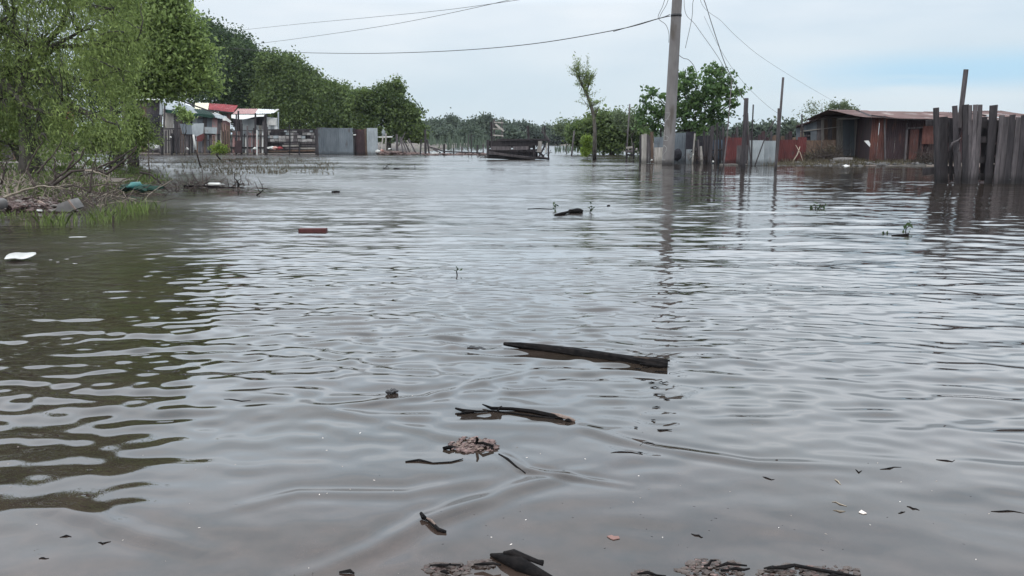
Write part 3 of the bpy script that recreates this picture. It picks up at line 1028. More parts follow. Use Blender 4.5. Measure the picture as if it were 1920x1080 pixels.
def cable(name, pts, rad, label, group='cables strung from the utility pole'):
    P = []
    pts = [Q(*p) if len(p) == 3 and not isinstance(p, Vector) else p for p in pts]
    n = len(pts)
    for i in range(n - 1):
        p0 = pts[max(i - 1, 0)]
        p1, p2 = pts[i], pts[i + 1]
        p3 = pts[min(i + 2, n - 1)]
        for j in range(7):
            t = j / 7
            P.append(0.5 * ((2 * p1) + (p2 - p0) * t + (2 * p0 - 5 * p1 + 4 * p2 - p3) * t * t + (3 * p1 - p0 - 3 * p2 + p3) * t ** 3))
    P.append(pts[-1])
    return MB().tube(P, rad, 5).own(name, 'cable', label, 'cable', group, True)
pc = pole_at(28)[0]
top = pole_at(-92)[0]
cable('cable', [(1256, 30, 36.1), (1234, 35, 36.6), (1160, 55, 38), (1000, 82, 43), (850, 95, 49), (700, 100, 56), (580, 99, 63), (500, 96, 69), (440, 90, 76)], 0.020,
      'thick sagging cable from the pole band across the sky to the left trees')
cable('cable', [(1256, 27, 36.1), (1244, 32, 36.5), (1215, 40, 37), (1150, 59, 38.5)], 0.016, 'short second strand twisted along the pole end of the thick cable')
cable('cable', [top + Vector((-0.8, -0.26, 0.2)), Q(1100, -40, 42), Q(950, 1, 48), Q(740, 45, 60), Q(560, 72, 72), Q(480, 82, 80)], 0.015,
      'thin cable running from the upper middle of the sky down to the left trees')
cable('cable', [top + Vector((-0.3, -0.26, 0.2)), Q(1090, -25, 42), Q(880, 13, 52), Q(700, 32, 62), Q(560, 45, 72), Q(400, 62, 90)], 0.013,
      'faintest cable, lying just above the thin one in the left sky')
cable('cable', [top + Vector((0.3, -0.26, 0.2)), Q(1312, -20, 35.5), Q(1322, 5, 35.2), Q(1333, 40, 34.8), Q(1346, 80, 34.4), Q(1362, 125, 33.8), Q(1397, 190, 32.2)], 0.016,
      'darkest of the drop cables falling right of the pole towards the mossy post')
cable('cable', [top + Vector((0.3, -0.26, 0.2)), Q(1303, -20, 36), Q(1299, 5, 36), Q(1297, 35, 36.5), Q(1285, 90, 38)], 0.011,
      'short thin cable dropping almost straight down beside the pole')
cable('cable', [top + Vector((0.3, -0.26, 0.2)), Q(1283, 12, 36.3), Q(1305, 48, 36.6), Q(1345, 105, 37.5), Q(1370, 150, 38)], 0.010,
      'thin cable slanting from beside the pole into the fig tree')
cable('cable', [top + Vector((0.8, -0.26, 0.2)), Q(1313, 0, 37), Q(1353, 40, 39), Q(1385, 72, 41), Q(1435, 112, 45), Q(1520, 165, 54), Q(1590, 205, 61)], 0.007,
      'long thin cable slanting right towards the rusty shed')
cable('cable', [Q(1320, 30, 36), Q(1352, 95, 36.5), Q(1390, 150, 37), Q(1435, 195, 38), Q(1470, 220, 39)], 0.006,
      'thin cable slanting down past the right side of the fig tree')
cable('cable', [Q(1253, -25, 36.2), Q(1243, 10, 36.2), Q(1234, 33, 36.4), Q(1248, 46, 36.2), Q(1254, 62, 36.1), Q(1254, 80, 36.1)], 0.011, 'looped loose wire hanging on the left side of the pole')
cable('cable', [Q(1260, -30, 36.2), Q(1251, 5, 36.1), Q(1240, 25, 36.3), Q(1236, 35, 36.5)], 0.010, 'second loose wire joining the loop left of the pole')
cable('cable', [Q(1274, 104, 36.2), Q(1281, 109, 36.4), Q(1291, 112, 37), Q(1300, 122, 38), Q(1306, 135, 40)], 0.013, 'short cable stub leaving the pole just above the fig tree')

# ------------------------------------------------------------------ helpers for boards, sheets and posts
def pbd(root, name, mat, a, b, wpx, th=0.03, segs=5, rough=0.05, taper=1.0, side=(1, 0, 0)):
    """a board of the given width (photograph pixels at its distance) between two places"""
    A, B = Q(*a), Q(*b)
    wd = wpx * (a[2] + b[2]) / 2 / F
    return MB().board(A, B, wd, th, segs, rough, taper, side).build(name, mat, root)
def pole(root, name, mat, pts, wpx, jit=0.06, n=8, taper=1.0):
    P = [Q(*p) for p in pts]
    r0 = wpx * pts[0][2] / F / 2
    return MB().tube(P, [r0 * (1 + (taper - 1) * i / (len(P) - 1)) for i in range(len(P))], n, jit).build(name, mat, root, True)
def csheet(root, name, mat, x0, x1, ytop, ybot, Y0, Y1=None, pitch=0.09, amp=0.012, ytop1=None):
    """upright corrugated sheet from column x0 (Y0 out) to x1 (Y1 out)"""
    Y1 = Y0 if Y1 is None else Y1
    a = Q(x0, ybot + 4, Y0)
    b = Q(x1, HOR, Y1)
    b = Vector((b.x, Y1, a.z))
    h = Q(x0, ytop, Y0).z - a.z
    return MB().corr(a, b - a, Vector((random.uniform(-.02, .02), 0.02, h)), max(3, int((b - a).length / pitch)), amp).build(name, mat, root)

# ------------------------------------------------------------------ right-hand fence (about 21 m out)
YF = 21.0
root = thing('picket_fence', 'dark weathered picket fence standing in the water at the right edge', 'fence', W(1850, 342))
pbd(root, 'post', 'wood_dark', (1757.5, 350, YF), (1755, 202, YF), 7.5, 0.10, 6, 0.02)
pbd(root, 'panel', 'wood_dark', (1770, 348, YF + .25), (1769, 219, YF + .25), 14, 0.03, 6, 0.02)
for (x0, y0, x1, y1, wp, yy) in ((1736, 231, 1762, 229, 10, .14), (1762, 226, 1792, 228, 12, .40), (1762, 262, 1792, 261, 13, .42), (1762, 292, 1792, 290, 13, .42),
                                 (1730, 322, 1762, 319, 13, .12), (1776, 318, 1800, 320, 14, .45), (1776, 246, 1800, 244, 9, .45)):
    pbd(root, 'crosspiece', 'wood_dark', (x0, y0, YF + yy), (x1, y1, YF + yy), wp, 0.03, 3, 0.03, side=(0, 0, 1))
front = [((1795, 347), (1790, 198), 9.5), ((1801, 347), (1797.5, 285), 6), ((1809, 347), (1811, 196), 11), ((1817, 346), (1819, 197), 6.5), ((1822, 349), (1829, 196), 7.0),
         ((1829, 349), (1838, 196), 7.5), ((1852, 354), (1863.5, 197), 14.5)]
for (bx, by), (tx, ty), wp in front:
    pbd(root, 'picket', 'wood_grey' if wp < 9 else 'wood_dark', (bx, by, YF + random.uniform(-.05, .05)), (tx, ty, YF + random.uniform(-.04, .04)), wp, 0.028, 7, 0.05)
pbd(root, 'picket', 'wood_grey', (1798, 240, YF + .1), (1811.5, 130, YF + .1), 7.0, 0.06, 4, 0.02)
for bx_, tx_, tp_, w_ in ((1783, 1782, 222, 7), (1842, 1846, 219, 10), (1852, 1855, 224, 9), (1832, 1834, 214, 6)):
    pbd(root, 'backing_picket', 'wood_dark', (bx_, 338, YF + .3), (tx_, tp_, YF + .3), w_, 0.02, 6, 0.05)
x = 1866.0
i = 0
while x < 2140:
    lean = 9 + random.uniform(-2, 2)
    yb = 352 + (x - 1866) * 0.03
    tp = 217 + random.uniform(-3, 3)
    wp = random.choice([8.0, 8.8, 9.6, 10.8])
    pbd(root, 'picket', 'wood_grey' if random.random() < 0.6 else 'wood_dark', (x, yb, YF - 0.1 - i * 0.012), (x + lean + 3, tp, YF - 0.1 - i * 0.012), wp, 0.028, 7, 0.06)
    x += wp + random.uniform(0.2, 1.1)
    i += 1
for (y0, wp) in ((233, 13), (262, 11), (300, 11), (330, 10)):
    pbd(root, 'rail', 'wood_dark', (1836, y0, YF + .12), (2140, y0 + 1, YF - .16 + .12), wp, 0.05, 8, 0.03, side=(0, 0, 1))
pbd(root, 'backing_board', 'wood_dark', (1855, 246, YF + .2), (2140, 246, YF + .1), 18, 0.02, 5, 0.02, side=(0, 0, 1))
pbd(root, 'backing_board', 'wood_dark', (1848, 281, YF + .2), (2140, 281, YF + .1), 20, 0.02, 5, 0.02, side=(0, 0, 1))
pbd(root, 'backing_board', 'wood_dark', (1846, 316, YF + .2), (2140, 316, YF + .1), 15, 0.02, 5, 0.02, side=(0, 0, 1))
m = MB()
m.tube([Q(1780, 282, YF - .1), Q(1786, 268, YF - .1), Q(1795, 264, YF - .12), Q(1802, 258, YF - .05)], [0.03, 0.03, 0.02, 0.01], 6, 0.1)
m.build('loose_strip', 'wood_grey', root, True)

# ------------------------------------------------------------------ rusty sheds on the right bank
Yf = 38.0
zg = 0.03
root = thing('rusty_shed', 'low rusty corrugated iron shed with shallow pitched roof behind the right fence', 'shed', Vector((Q(1690, 300, Yf).x, Yf, zg)))
def wallsheet(name, mat, x0, x1, zt0, zt1, Y0, Y1, zb=zg, amp=0.012, pitch=0.085):
    a = Q(x0, HOR, Y0)
    a = Vector((a.x, Y0, zb))
    b = Q(x1, HOR, Y1)
    b = Vector((b.x, Y1, zb))
    o = MB().corr(a, b - a, Vector((0, 0, (zt0 + zt1) / 2 - zb)), max(3, int((b - a).length / pitch)), amp)
    # slope the top edge to follow the roof
    ux = (b - a)
    for k, p in enumerate(o.v):
        t = (p - a).dot(ux) / ux.length_squared
        fz = (p.z - zb) / ((zt0 + zt1) / 2 - zb)
        o.v[k] = Vector((p.x, p.y, zb + fz * (zt0 * (1 - t) + zt1 * t - zb)))
    return o.build(name, mat, root)
ze = Q(1650, 218, Yf).z
wallsheet('wall_sheet', 'rust', 1632, 1646, ze, ze, Yf, Yf)
wallsheet('wall_sheet', 'rust', 1646.4, 1660, ze + .0, ze, Yf + .02, Yf + .02)
wallsheet('wall_sheet', 'rust_dark', 1660, 1678, ze - .04, ze - .05, Yf + .25, Yf + .25, amp=0.006)
wallsheet('wall_sheet', 'rust_dark', 1678, 1698, ze - .05, ze - .06, Yf + .27, Yf + .27, amp=0.006)
wallsheet('wall_sheet', 'rust_dark', 1698, 1730, ze - .06, ze - .08, Yf + .32, Yf + .32, amp=0.006)
wallsheet('wall_sheet', 'rust_dark', 1730, 1800, ze - .08, ze - .10, Yf + .30, Yf + .30)
wallsheet('wall_sheet', 'rust_dark', 1800, 1900, ze - .10, ze - .16, Yf + .30, Yf + .30)
pbd(root, 'post', 'wood_grey', (1659.5, 308, Yf - .05), (1658.5, 217, Yf - .05), 2.6, 0.06, 5, 0.05)
pbd(root, 'door_post', 'wood_grey', (1696, 307, Yf + .1), (1700.5, 243, Yf + .1), 3.4, 0.06, 5, 0.04)
pbd(root, 'lintel', 'wood_grey', (1700, 240.5, Yf + .12), (1740, 238.5, Yf + .12), 2.2, 0.05, 4, 0.05, side=(0, 0, 1))
csheet(root, 'door_sheet', 'rust', 1702, 1722, 243, 307, Yf + .16, pitch=0.12, amp=0.006)
csheet(root, 'door_sheet', 'rust_dark', 1722, 1732, 250, 306, Yf + .14, pitch=0.12, amp=0.006)
csheet(root, 'hanging_sheet', 'rust', 1728, 1754, 236, 266, Yf + .05, pitch=0.2, amp=0.008)
# gable side, running back from the corner
x0 = Q(1632, HOR, Yf).x
xb = Q(1598, HOR, 44.5).x
zr = Q(1607, 206, 41.3).z
segs = [(0, .22), (.22, .48), (.48, .74), (.74, 1)]
for a_, b_ in segs:
    ya, yb_ = Yf + 6.5 * a_, Yf + 6.5 * b_
    xa, xb_ = x0 + (xb - x0) * a_, x0 + (xb - x0) * b_
    za = ze + (zr - ze) * (1 - abs(2 * a_ - 1)) - .03
    zb_ = ze + (zr - ze) * (1 - abs(2 * b_ - 1)) - .03
    m = MB()
    m.slab([(xa, ya, zg), (xb_, yb_, zg), (xb_, yb_, zb_), (xa, ya, za)], (0.02, 0.0, 0))
    m.build('side_sheet', 'rust_dark', root)
# roof: front and back slopes, sheet by sheet
xl, xr = x0 - .55, Q(1900, HOR, Yf).x + 1.5
nsh = 9
for i in range(nsh):
    xa = xl + (xr - xl) * i / nsh
    wd = (xr - xl) / nsh + .05
    dz = random.uniform(-.015, .015)
    sag = -0.10 * math.sin(math.pi * (i + .5) / nsh) - 0.012 * i
    MB().corr(Vector((xa, Yf - .45, ze - .03 + sag + dz)), Vector((wd, 0, -0.01)), Vector((-.25, 3.75, zr - ze + .08 + dz)), 9, 0.014, warp=0.015).build('roof_sheet', 'rust_roof', root)
    MB().corr(Vector((xa - .25, Yf + 3.3, zr + .05 + dz + sag)), Vector((wd, 0, -0.01)), Vector((.1, 3.6, -(zr - ze) - .05)), 9, 0.014, warp=0.015).build('roof_sheet', 'rust_roof', root)
pbd(root, 'fascia', 'wood_dark', (1634, 216.5, Yf - .38), (1690, 223.5, Yf - .38), 2.2, 0.05, 4, 0.02, side=(0, 0, 1))
pbd(root, 'fascia', 'wood_dark', (1690, 223.5, Yf - .38), (1905, 226, Yf - .38), 2.6, 0.05, 4, 0.02, side=(0, 0, 1))
MB().slab([Q(1573, 222.5, 42.5), Q(1607, 205.5, 40.8), Q(1636, 217, 37.9), Q(1630, 220, 37.9), Q(1606, 213, 40.8)], (0.03, 0.06, 0)).build('gable_board', 'wood_dark', root)
for x_, y_, c_ in ((1626, 266, 'tarp_white'),):
    MB().slab([Q(1620, 264, 37.8), Q(1629, 263.5, 37.8), Q(1632, 270, 37.8), Q(1631, 275.5, 37.8), Q(1626, 270, 37.8)], (0, .04, 0)).build('hanging_rag', c_, root)

Ya = 43.0
root = thing('lean_to', 'grey plank lean-to with a small dark window joined to the left of the rusty shed', 'shed', Vector((Q(1545, 300, Ya).x, Ya, zg)))
tops = [(1493, 240), (1518, 231), (1543, 222), (1575, 221.5), (1600, 219)]
def topy(x):
    return float(np.interp(x, [t[0] for t in tops], [t[1] for t in tops]))
x = 1493.0
while x < 1608:
    wp = random.uniform(5.0, 9.0)
    if 1508 < x + wp / 2 < 1521:
        pbd(root, 'plank', 'zinc_dark', (x + wp / 2, 247.5, Ya), (x + wp / 2, topy(x + wp / 2) + 1, Ya), wp * .97, 0.03, 3, 0.03)
        pbd(root, 'plank', 'wood_grey', (x + wp / 2, 306, Ya), (x + wp / 2, 262.5, Ya), wp * .97, 0.03, 3, 0.03)
    else:
        pbd(root, 'plank', random.choice(['zinc_dark', 'wood_grey', 'zinc_dark', 'wood_pale', 'wood_brown']), (x + wp / 2, 306, Ya), (x + wp / 2, topy(x + wp / 2) + 1, Ya), wp * .97, 0.03, 4, 0.03)
    x += wp
wn = MB()
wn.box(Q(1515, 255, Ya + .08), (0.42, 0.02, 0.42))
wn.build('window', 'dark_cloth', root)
pbd(root, 'window_bar', 'wood_grey', (1508, 255, Ya + .02), (1522, 254.5, Ya + .02), 2.0, 0.03, 2, 0.03, side=(0, 0, 1))
pbd(root, 'batten', 'wood_pale', (1500, 246.5, Ya - .04), (1580, 237, Ya - .04), 1.3, 0.03, 4, 0.05, side=(0, 0, 1))
for a_, b_ in zip(tops[:-1], tops[1:]):
    MB().slab([Q(a_[0] - 1, a_[1] - 2, Ya - .3), Q(b_[0] + 1, b_[1] - 2, Ya - .3), Q(b_[0] + 1, b_[1] - 2, Ya - .3) + Vector((1.35, 3.4, -.25)), Q(a_[0] - 1, a_[1] - 2, Ya - .3) + Vector((1.35, 3.4, -.25))], (0, 0, .06)).build('roof_sheet', 'rust_dark', root)
MB().slab([Q(1581, 222, 41.9), Q(1606, 221.5, 41.9), Q(1613, 221, 41.9), Q(1609, 223, 41.9), Q(1596, 224, 41.9), Q(1584, 223.5, 41.9)], (0, .8, 0.02)).build('roof_patch', 'tarp_white', root)

# lower things against the sheds
def panel(name, mat, x0, x1, y0, y1, Yd, label, cat='metal sheet', group=None, corrug=True, n=0.1, lean=0.0):
    a = Q(x0, y1 + 8, Yd)
    b = Q(x1, y1 + 8, Yd)
    h = Q(x0, y0, Yd).z - a.z
    m = MB()
    if corrug:
        m.corr(a, b - a, Vector((lean, 0.05, h)), max(3, int((b - a).length / n)), 0.011)
    else:
        m.slab([a, b, b + Vector((lean, 0, h)), a + Vector((lean, 0, h * 0.98))], (0, .03, 0))
    return m.own(name, mat, label, cat, group)
panel('metal_sheet', 'red_sheet', 1493, 1510, 257, 306, 40.2, 'dark red metal sheet standing left of the brush heap by the shed')
panel('metal_sheet', 'red_sheet', 1455, 1493, 262, 304, 39.6, 'wide dull red metal sheet between the tall forked pole and the brush heap')
panel('metal_sheet', 'zinc', 1402, 1432, 263, 306, 36.9, 'pale grey metal sheet with a thin pole leaning on it')
panel('metal_sheet', 'zinc', 1432.5, 1456, 264, 306, 36.95, 'pale grey metal sheet just left of the tall forked pole')
panel('metal_sheet', 'wood_grey', 1380, 1401, 272, 306, 36.8, 'brownish grey board panel right of the mossy post', 'board', corrug=False)
panel('metal_sheet', 'red_sheet', 1358, 1391, 258, 302, 39.0, 'dark maroon metal sheet left of the mossy post')
panel('metal_sheet', 'blue_sheet', 1334, 1353, 262, 303, 39.6, 'dark blue grey metal sheet under the right side of the fig tree')
panel('metal_sheet', 'wood_brown', 1540, 1566, 262, 284, 40.6, 'brown board propped up behind the brush heap', 'board', corrug=False)
panel('metal_sheet', 'wood_brown', 1509, 1538, 263, 280, 41.4, 'long brown board under the small dark window', 'board', corrug=False)

# block pile and rubble line along the right bank
bl = 0
for (bx, by, bw, bh, Yd, lb) in ((1566, 302, 17, 5.0, 38.6, 'grey concrete block lying at the left of the low block pile'), (1584, 302, 17, 5.2, 38.6, 'grey concrete block lying at the right of the low block pile'),
                                 (1572, 298, 18, 4.4, 38.7, 'grey concrete block on top of the low block pile, left one'), (1590, 297.5, 14, 4.4, 38.7, 'grey concrete block on top of the low block pile, right one')):
    c = Q(bx, by, Yd)
    m = MB().box(c, (bw * Yd / F, .2, bh * Yd / F), Matrix.Rotation(random.uniform(-.05, .05), 3, 'Y'))
    m.own('concrete_block', 'block', lb, 'concrete block', 'blocks piled before the lean-to')
m = MB()
c = Q(1585.5, 316, 35.9)
m.lump(c, (0.29, .2, .16), 4, 2, 0.10)
m.own('white_block', 'tarp_white', 'white squarish block lying at the water edge before the sheds', 'block')
for (x0, y0, x1, y1, wp, Yd, mt, lb) in ((1452, 312, 1574, 313.5, 2.6, 36.0, 'wood_pale', 'long pale plank lying along the right waterline'),
                                         (1350, 308.5, 1400, 308, 2.5, 36.9, 'wood_pale', 'short pale plank at the foot of the maroon sheet'),
                                         (1500, 317.5, 1570, 318, 2.2, 35.4, 'wood_dark', 'dark wet plank floating below the long pale plank'),
                                         (1660, 312, 1735, 310, 3.0, 35.7, 'wood_pale', 'pale plank lying before the dark shed door'),
                                         (1690, 316, 1760, 315, 2.6, 35.0, 'wood_dark', 'dark plank half afloat before the rusty door sheet')):
    MB().board(Q(x0, y0, Yd), Q(x1, y1, Yd), wp * Yd / F, 0.2, 6, 0.05, side=(0, 0, 1)).own('plank', mt, lb, 'plank')
m = MB()
for i in range(150):
    x_ = random.uniform(1455, 1760)
    Yd = random.uniform(35.6, 38.0)
    q = Q(x_, HOR, Yd)
    q.z = max(zt(q.x, Yd), -0.03) + .02
    s_ = random.uniform(.04, .14)
    m.lump(q, (s_ * random.uniform(1, 2.2), s_, s_ * .6), i, 1, .3)
o = m.build('rubble', 'block', None)
o['kind'] = 'stuff'
o['label'] = 'rubble and broken bits strewn along the right waterline'
o['category'] = 'rubble'

def brush(name, label, px, py, Yd, wpx, hpx, n, mat, cat='brush heap', thick=0.012, leafm=None, nleaf=0, seed=0):
    random.seed(seed)
    m = MB()
    ww, hh = wpx * Yd / F, hpx * Yd / F
    c = Q(px, py, Yd)
    for i in range(n):
        a = c + Vector((random.gauss(0, ww * .28), random.gauss(0, ww * .15), random.uniform(0, hh * .35)))
        u = random.random()
        b_ = a + Vector((random.gauss(0, ww * .25), random.gauss(0, ww * .15), abs(random.gauss(hh * .35, hh * .3))))
        if abs(b_.x - c.x) > ww * .55:
            continue
        m.tube(jitter_path(a, b_, 4, .12), [thick, thick * .8, thick * .6, thick * .45, thick * .25], 4)
    o = m.own(name, mat, label, cat)
    return o
brush('brush_heap', 'grey brown heap of cut brush before the lean-to window', 1545, 308, 39.5, 90, 42, 170, 'twig', seed=3, thick=.018)
brush('brush_heap', 'dark tangled brush by the rusty shed door next to the fence post', 1736, 310, 36.6, 60, 40, 130, 'twig', seed=4, thick=.016)
random.seed(77)
make_tree('weed_bush', 'dull green brown weeds growing through the brush heap', 'weeds', gb(1545, 39.9),
          [(1530, 296, 39.9, 16), (1556, 292, 39.8, 14), (1515, 302, 39.7, 10)], (0.07, 0.03), 'dry_weed', 130, 26, 0.10, 0.01, shell=.2)
MB().tube([Q(1485, 305, 38.6), Q(1495, 290, 38.7), Q(1500, 275, 38.8)], [.03, .025, .015], 6, .1).own('stick', 'twig_pale', 'pale stick leaning before the dark red sheet, pointing up right', 'stick', None, True)
MB().tube([Q(1506, 305, 38.6), Q(1501, 288, 38.7), Q(1492, 272, 38.8)], [.025, .02, .012], 6, .1).own('stick', 'twig_pale', 'pale stick leaning before the dark red sheet, pointing up left', 'stick', None, True)

# posts standing in the water, right of the pole
def post(label, mat, pts, wpx, group='posts standing in the water right of the pole', taper=1.0, jit=.06, name='post', extra=None):
    P = [Q(*p) for p in pts]
    base = Vector((P[0].x, P[0].y, 0))
    r0 = wpx * pts[0][2] / F / 2
    P = [P[0] - (P[1] - P[0]).normalized() * .35] + P
    m = MB().tube(P, [r0] + [r0 * (1 + (taper - 1) * i / (len(P) - 2)) for i in range(len(P) - 1)], 10, jit)
    if extra:
        e = [Q(*p) for p in extra[0]]
        m.tube(e, extra[1] * pts[0][2] / F / 2, 6, jit)
    return m.own(name, mat, label, 'post', group, True)
post('thick dark mossy post with a flat top, right of the fig tree', 'wood_dark', [(1393, 317, 32), (1394, 290, 32), (1397, 240, 32), (1399.5, 184, 32)], 9.5, taper=.85)
post('tallest slim pole, leaning right, with a shorter stake tied to it', 'wood_grey', [(1453.5, 320, 31), (1458, 280, 31), (1463, 215, 31), (1468.5, 145, 31)], 5.2, taper=.8, extra=([(1455, 300, 31.1), (1458, 250, 31.1), (1460, 203, 31.1)], 4.2))
post('slim pale pole crossing the mossy post on its right side', 'wood_grey', [(1408, 306, 36.6), (1404, 260, 36.6), (1402, 212, 36.6)], 2.4)
post('thin dark pole just right of the mossy post', 'wood_dark', [(1409, 306, 36.8), (1410, 250, 36.8), (1412.5, 196, 36.8)], 2.6)
post('thin dark pole slanting across the pale grey sheets', 'wood_dark', [(1417, 306, 36.2), (1432, 265, 36.2), (1451, 226, 36.2)], 2.2)
post('thin pale pole rising through the right side of the fig tree', 'wood_grey', [(1357, 308, 35.6), (1363, 260, 35.8), (1368, 200, 36), (1372, 150, 36.2)], 2.6, taper=.6)
post('short dark stump post seen behind the maroon sheet, left of the mossy post', 'wood_dark', [(1356, 300, 40.5), (1356, 262, 40.5), (1356, 239, 40.5)], 4.2)
post('short dark post with flat head behind the maroon sheet, nearest the mossy post', 'wood_dark', [(1382, 300, 40.6), (1382, 262, 40.6), (1382, 238, 40.6)], 5)
post('short dark post behind the left pale grey sheet', 'wood_dark', [(1446, 300, 40.6), (1446, 262, 40.6), (1446, 246, 40.6)], 4.5)
post('dark slim pole standing before the left end of the lean-to', 'wood_dark', [(1504, 300, 41), (1504, 250, 41), (1503.5, 214, 41)], 2.8)
post('leaning mast with a dark upper half behind the left end of the centre fence', 'wood_grey', [(1175, 293, 56), (1177, 250, 56), (1181, 195, 56)], 2.6)
post('mossy leaning post in the water right of the cart', 'wood_grey', [(1072, 290, 60), (1074, 268, 60), (1077, 245, 60)], 3.2)
# dark line of boards low behind the posts
m = MB()
root = thing('board_fence', 'low dark board fence behind the posts right of the fig tree', 'fence', Vector((Q(1420, HOR, 42.5).x, 42.5, 0)))
for x_ in np.arange(1352, 1494, 7.2):
    pbd(root, 'board', random.choice(['wood_dark', 'wood_brown', 'rust_dark']), (x_, 300, 42.5), (x_ + random.uniform(-1, 1), random.uniform(246, 258), 42.5), 6.2, .03, 3, .05)

# ------------------------------------------------------------------ fences and clutter behind the pole
Yc = 40.2
root = thing('picket_fence', 'pale picket fence section standing in water just left of the concrete pole', 'fence', W(1210, 302))
for x_, tp, wp, mt in ((1200.5, 254, 4, 'wood_dark'), (1204.5, 252, 4.5, 'wood_pale'), (1209.5, 251, 4.6, 'wood_pale'), (1214, 252, 4.2, 'wood_grey'), (1218, 255, 3, 'wood_grey')):
    pbd(root, 'picket', mt, (x_, 306, Yc), (x_ + .8, tp, Yc), wp, .03, 5, .05)
pbd(root, 'post', 'wood_brown', (1223, 306, Yc), (1222, 247, Yc), 5.4, .1, 4, .03)
pbd(root, 'rail', 'wood_dark', (1198, 282, Yc + .05), (1222, 282, Yc + .05), 3, .04, 3, .03, side=(0, 0, 1))
panel('board', 'wood_pale', 1226, 1244, 276, 304, 40.3, 'pale board panel tucked between the brown post and the concrete pole', 'board', corrug=False)
panel('board', 'zinc_dark', 1226, 1246, 257, 275, 41.0, 'dark sloping sheet above the pale board panel left of the pole', 'metal sheet')
panel('board', 'zinc_dark', 1263, 1284, 249, 301, 41.3, 'dark grey green sheet standing just right of the concrete pole', 'metal sheet')
post('thin dark trunk-like post left of the concrete pole', 'wood_dark', [(1239, 300, 42), (1239, 270, 42), (1239, 235, 42)], 3.4, group=None)
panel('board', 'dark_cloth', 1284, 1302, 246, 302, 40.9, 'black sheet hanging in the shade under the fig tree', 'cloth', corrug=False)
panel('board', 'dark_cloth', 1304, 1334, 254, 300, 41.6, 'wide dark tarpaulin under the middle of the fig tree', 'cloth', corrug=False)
panel('board', 'zinc', 1286, 1297, 280, 302, 39.7, 'small grey sheet leaning at the foot of the black cloth', 'metal sheet')
root = thing('broken_fence', 'broken fence of dark stakes standing in water under the fig tree', 'fence', W(1330, 303))
for x_, tp, bx, wp, mt in ((1303, 250, 1298, 2.6, 'wood_pale'), (1309, 262, 1312, 2.6, 'wood_grey'), (1320, 246, 1322, 4, 'wood_dark'), (1327, 252, 1326, 3, 'wood_dark'), (1336, 236, 1330, 7, 'wood_dark'),
                           (1345, 230, 1344, 3.2, 'wood_dark'), (1314, 274, 1316, 4, 'wood_pale'), (1340, 262, 1341, 3, 'wood_grey'), (1350, 246, 1351, 4, 'wood_dark')):
    pbd(root, 'stake', mt, (bx, 308, 39.2 + random.uniform(-.2, .2)), (x_, tp, 39.2), wp, .05, 4, .06)
pbd(root, 'rail', 'wood_dark', (1296, 284, 39.35), (1354, 281, 39.35), 2.6, .05, 5, .05, side=(0, 0, 1))
brush('brush_heap', 'dark brush and trash caught under the fig tree', 1316, 304, 39.6, 60, 26, 90, 'twig', seed=9, thick=.02)
m = MB().lump(Q(1270, 290, 40.2), (.22, .15, .32), 8, 2, .1)
m.own('dark_bundle', 'dark_cloth', 'dark rounded bundle at the right foot of the concrete pole', 'bundle')
for (x_, y_, lb) in ((1222, 300, 'small white scrap at the foot of the brown post'), (1337, 303, 'small white scrap under the dark tarpaulin'), (1300, 290, 'white scrap hanging by the leaning pale stake')):
    MB().lump(Q(x_, y_, 39.0), (.05, .04, .05), int(x_), 1, .3).own('litter_scrap', 'white_plastic', lb, 'litter')

# wreck left of the pole by the mast
root = thing('broken_crate', 'small broken crate of grey boards at the foot of the leaning mast', 'crate', W(1182, 296))
for a_, b_, wp, mt in (((1174, 277, 47), (1186, 276, 47), 3.4, 'wood_pale'), ((1174, 284, 47), (1187, 283, 47), 4, 'wood_grey'), ((1175, 290, 47), (1188, 291, 47), 3, 'wood_dark')):
    pbd(root, 'board', mt, a_, b_, wp, .03, 3, .08, side=(0, 0, 1))
for x_ in (1174.5, 1188):
    pbd(root, 'corner_post', 'wood_dark', (x_, 298, 47.1), (x_, 268, 47.1), 3, .06, 3, .05)

# ------------------------------------------------------------------ wrecked cart in the middle of the flood
Yk = 47.6
root = thing('wrecked_cart', 'derelict wooden cart with broken rails, tilted in the flood at the centre', 'cart', W(970, 297))
def kb(name, mat, a, b, wp, th=.03, dy=0, side=(1, 0, 0), segs=4, r=.06):
    return pbd(root, name, mat, (a[0], a[1], Yk + dy), (b[0], b[1], Yk + dy), wp, th, segs, r, side=side)
UZ = (0, 0, 1)
kb('bed_beam', 'wood_grey', (916, 286), (1004, 297.5), 4.6, .12, 0, UZ)
kb('bed_beam', 'wood_dark', (914, 293), (1002, 298.5), 7, .5, .35, UZ)
kb('bed_beam', 'wood_dark', (1000, 296), (1030, 297.5), 3.6, .3, .1, UZ)
kb('side_board', 'wood_dark', (914, 290), (1008, 291), 12, .03, .6, UZ)
kb('side_board', 'wood_grey', (921, 278), (958, 278), 6.5, .03, .02, UZ)
kb('side_board', 'wood_grey', (962, 278), (991, 277.5), 6.2, .03, .04, UZ)
kb('side_board', 'wood_dark', (913, 268.5), (1012, 268), 9.5, .03, .10, UZ)
kb('side_board', 'wood_dark', (915, 284), (1005, 285), 9, .03, 1.25, UZ)
kb('side_board', 'wood_dark', (918, 273), (1000, 273), 8, .03, 1.3, UZ)
kb('top_rail', 'wood_dark', (938, 261.3), (1027, 261.3), 2.0, .10, -.04, UZ, r=.03)
kb('top_rail', 'wood_dark', (930, 262.5), (1027, 262.5), 3, .06, 1.3, UZ)
kb('corner_post', 'wood_dark', (915, 296), (914.5, 262), 4.5, .1, 0)
kb('corner_post', 'wood_dark', (1028.5, 297), (1028.5, 262), 2.6, .06, 0)
kb('corner_post', 'wood_dark', (1002, 297), (1000.5, 262), 5, .06, .3)
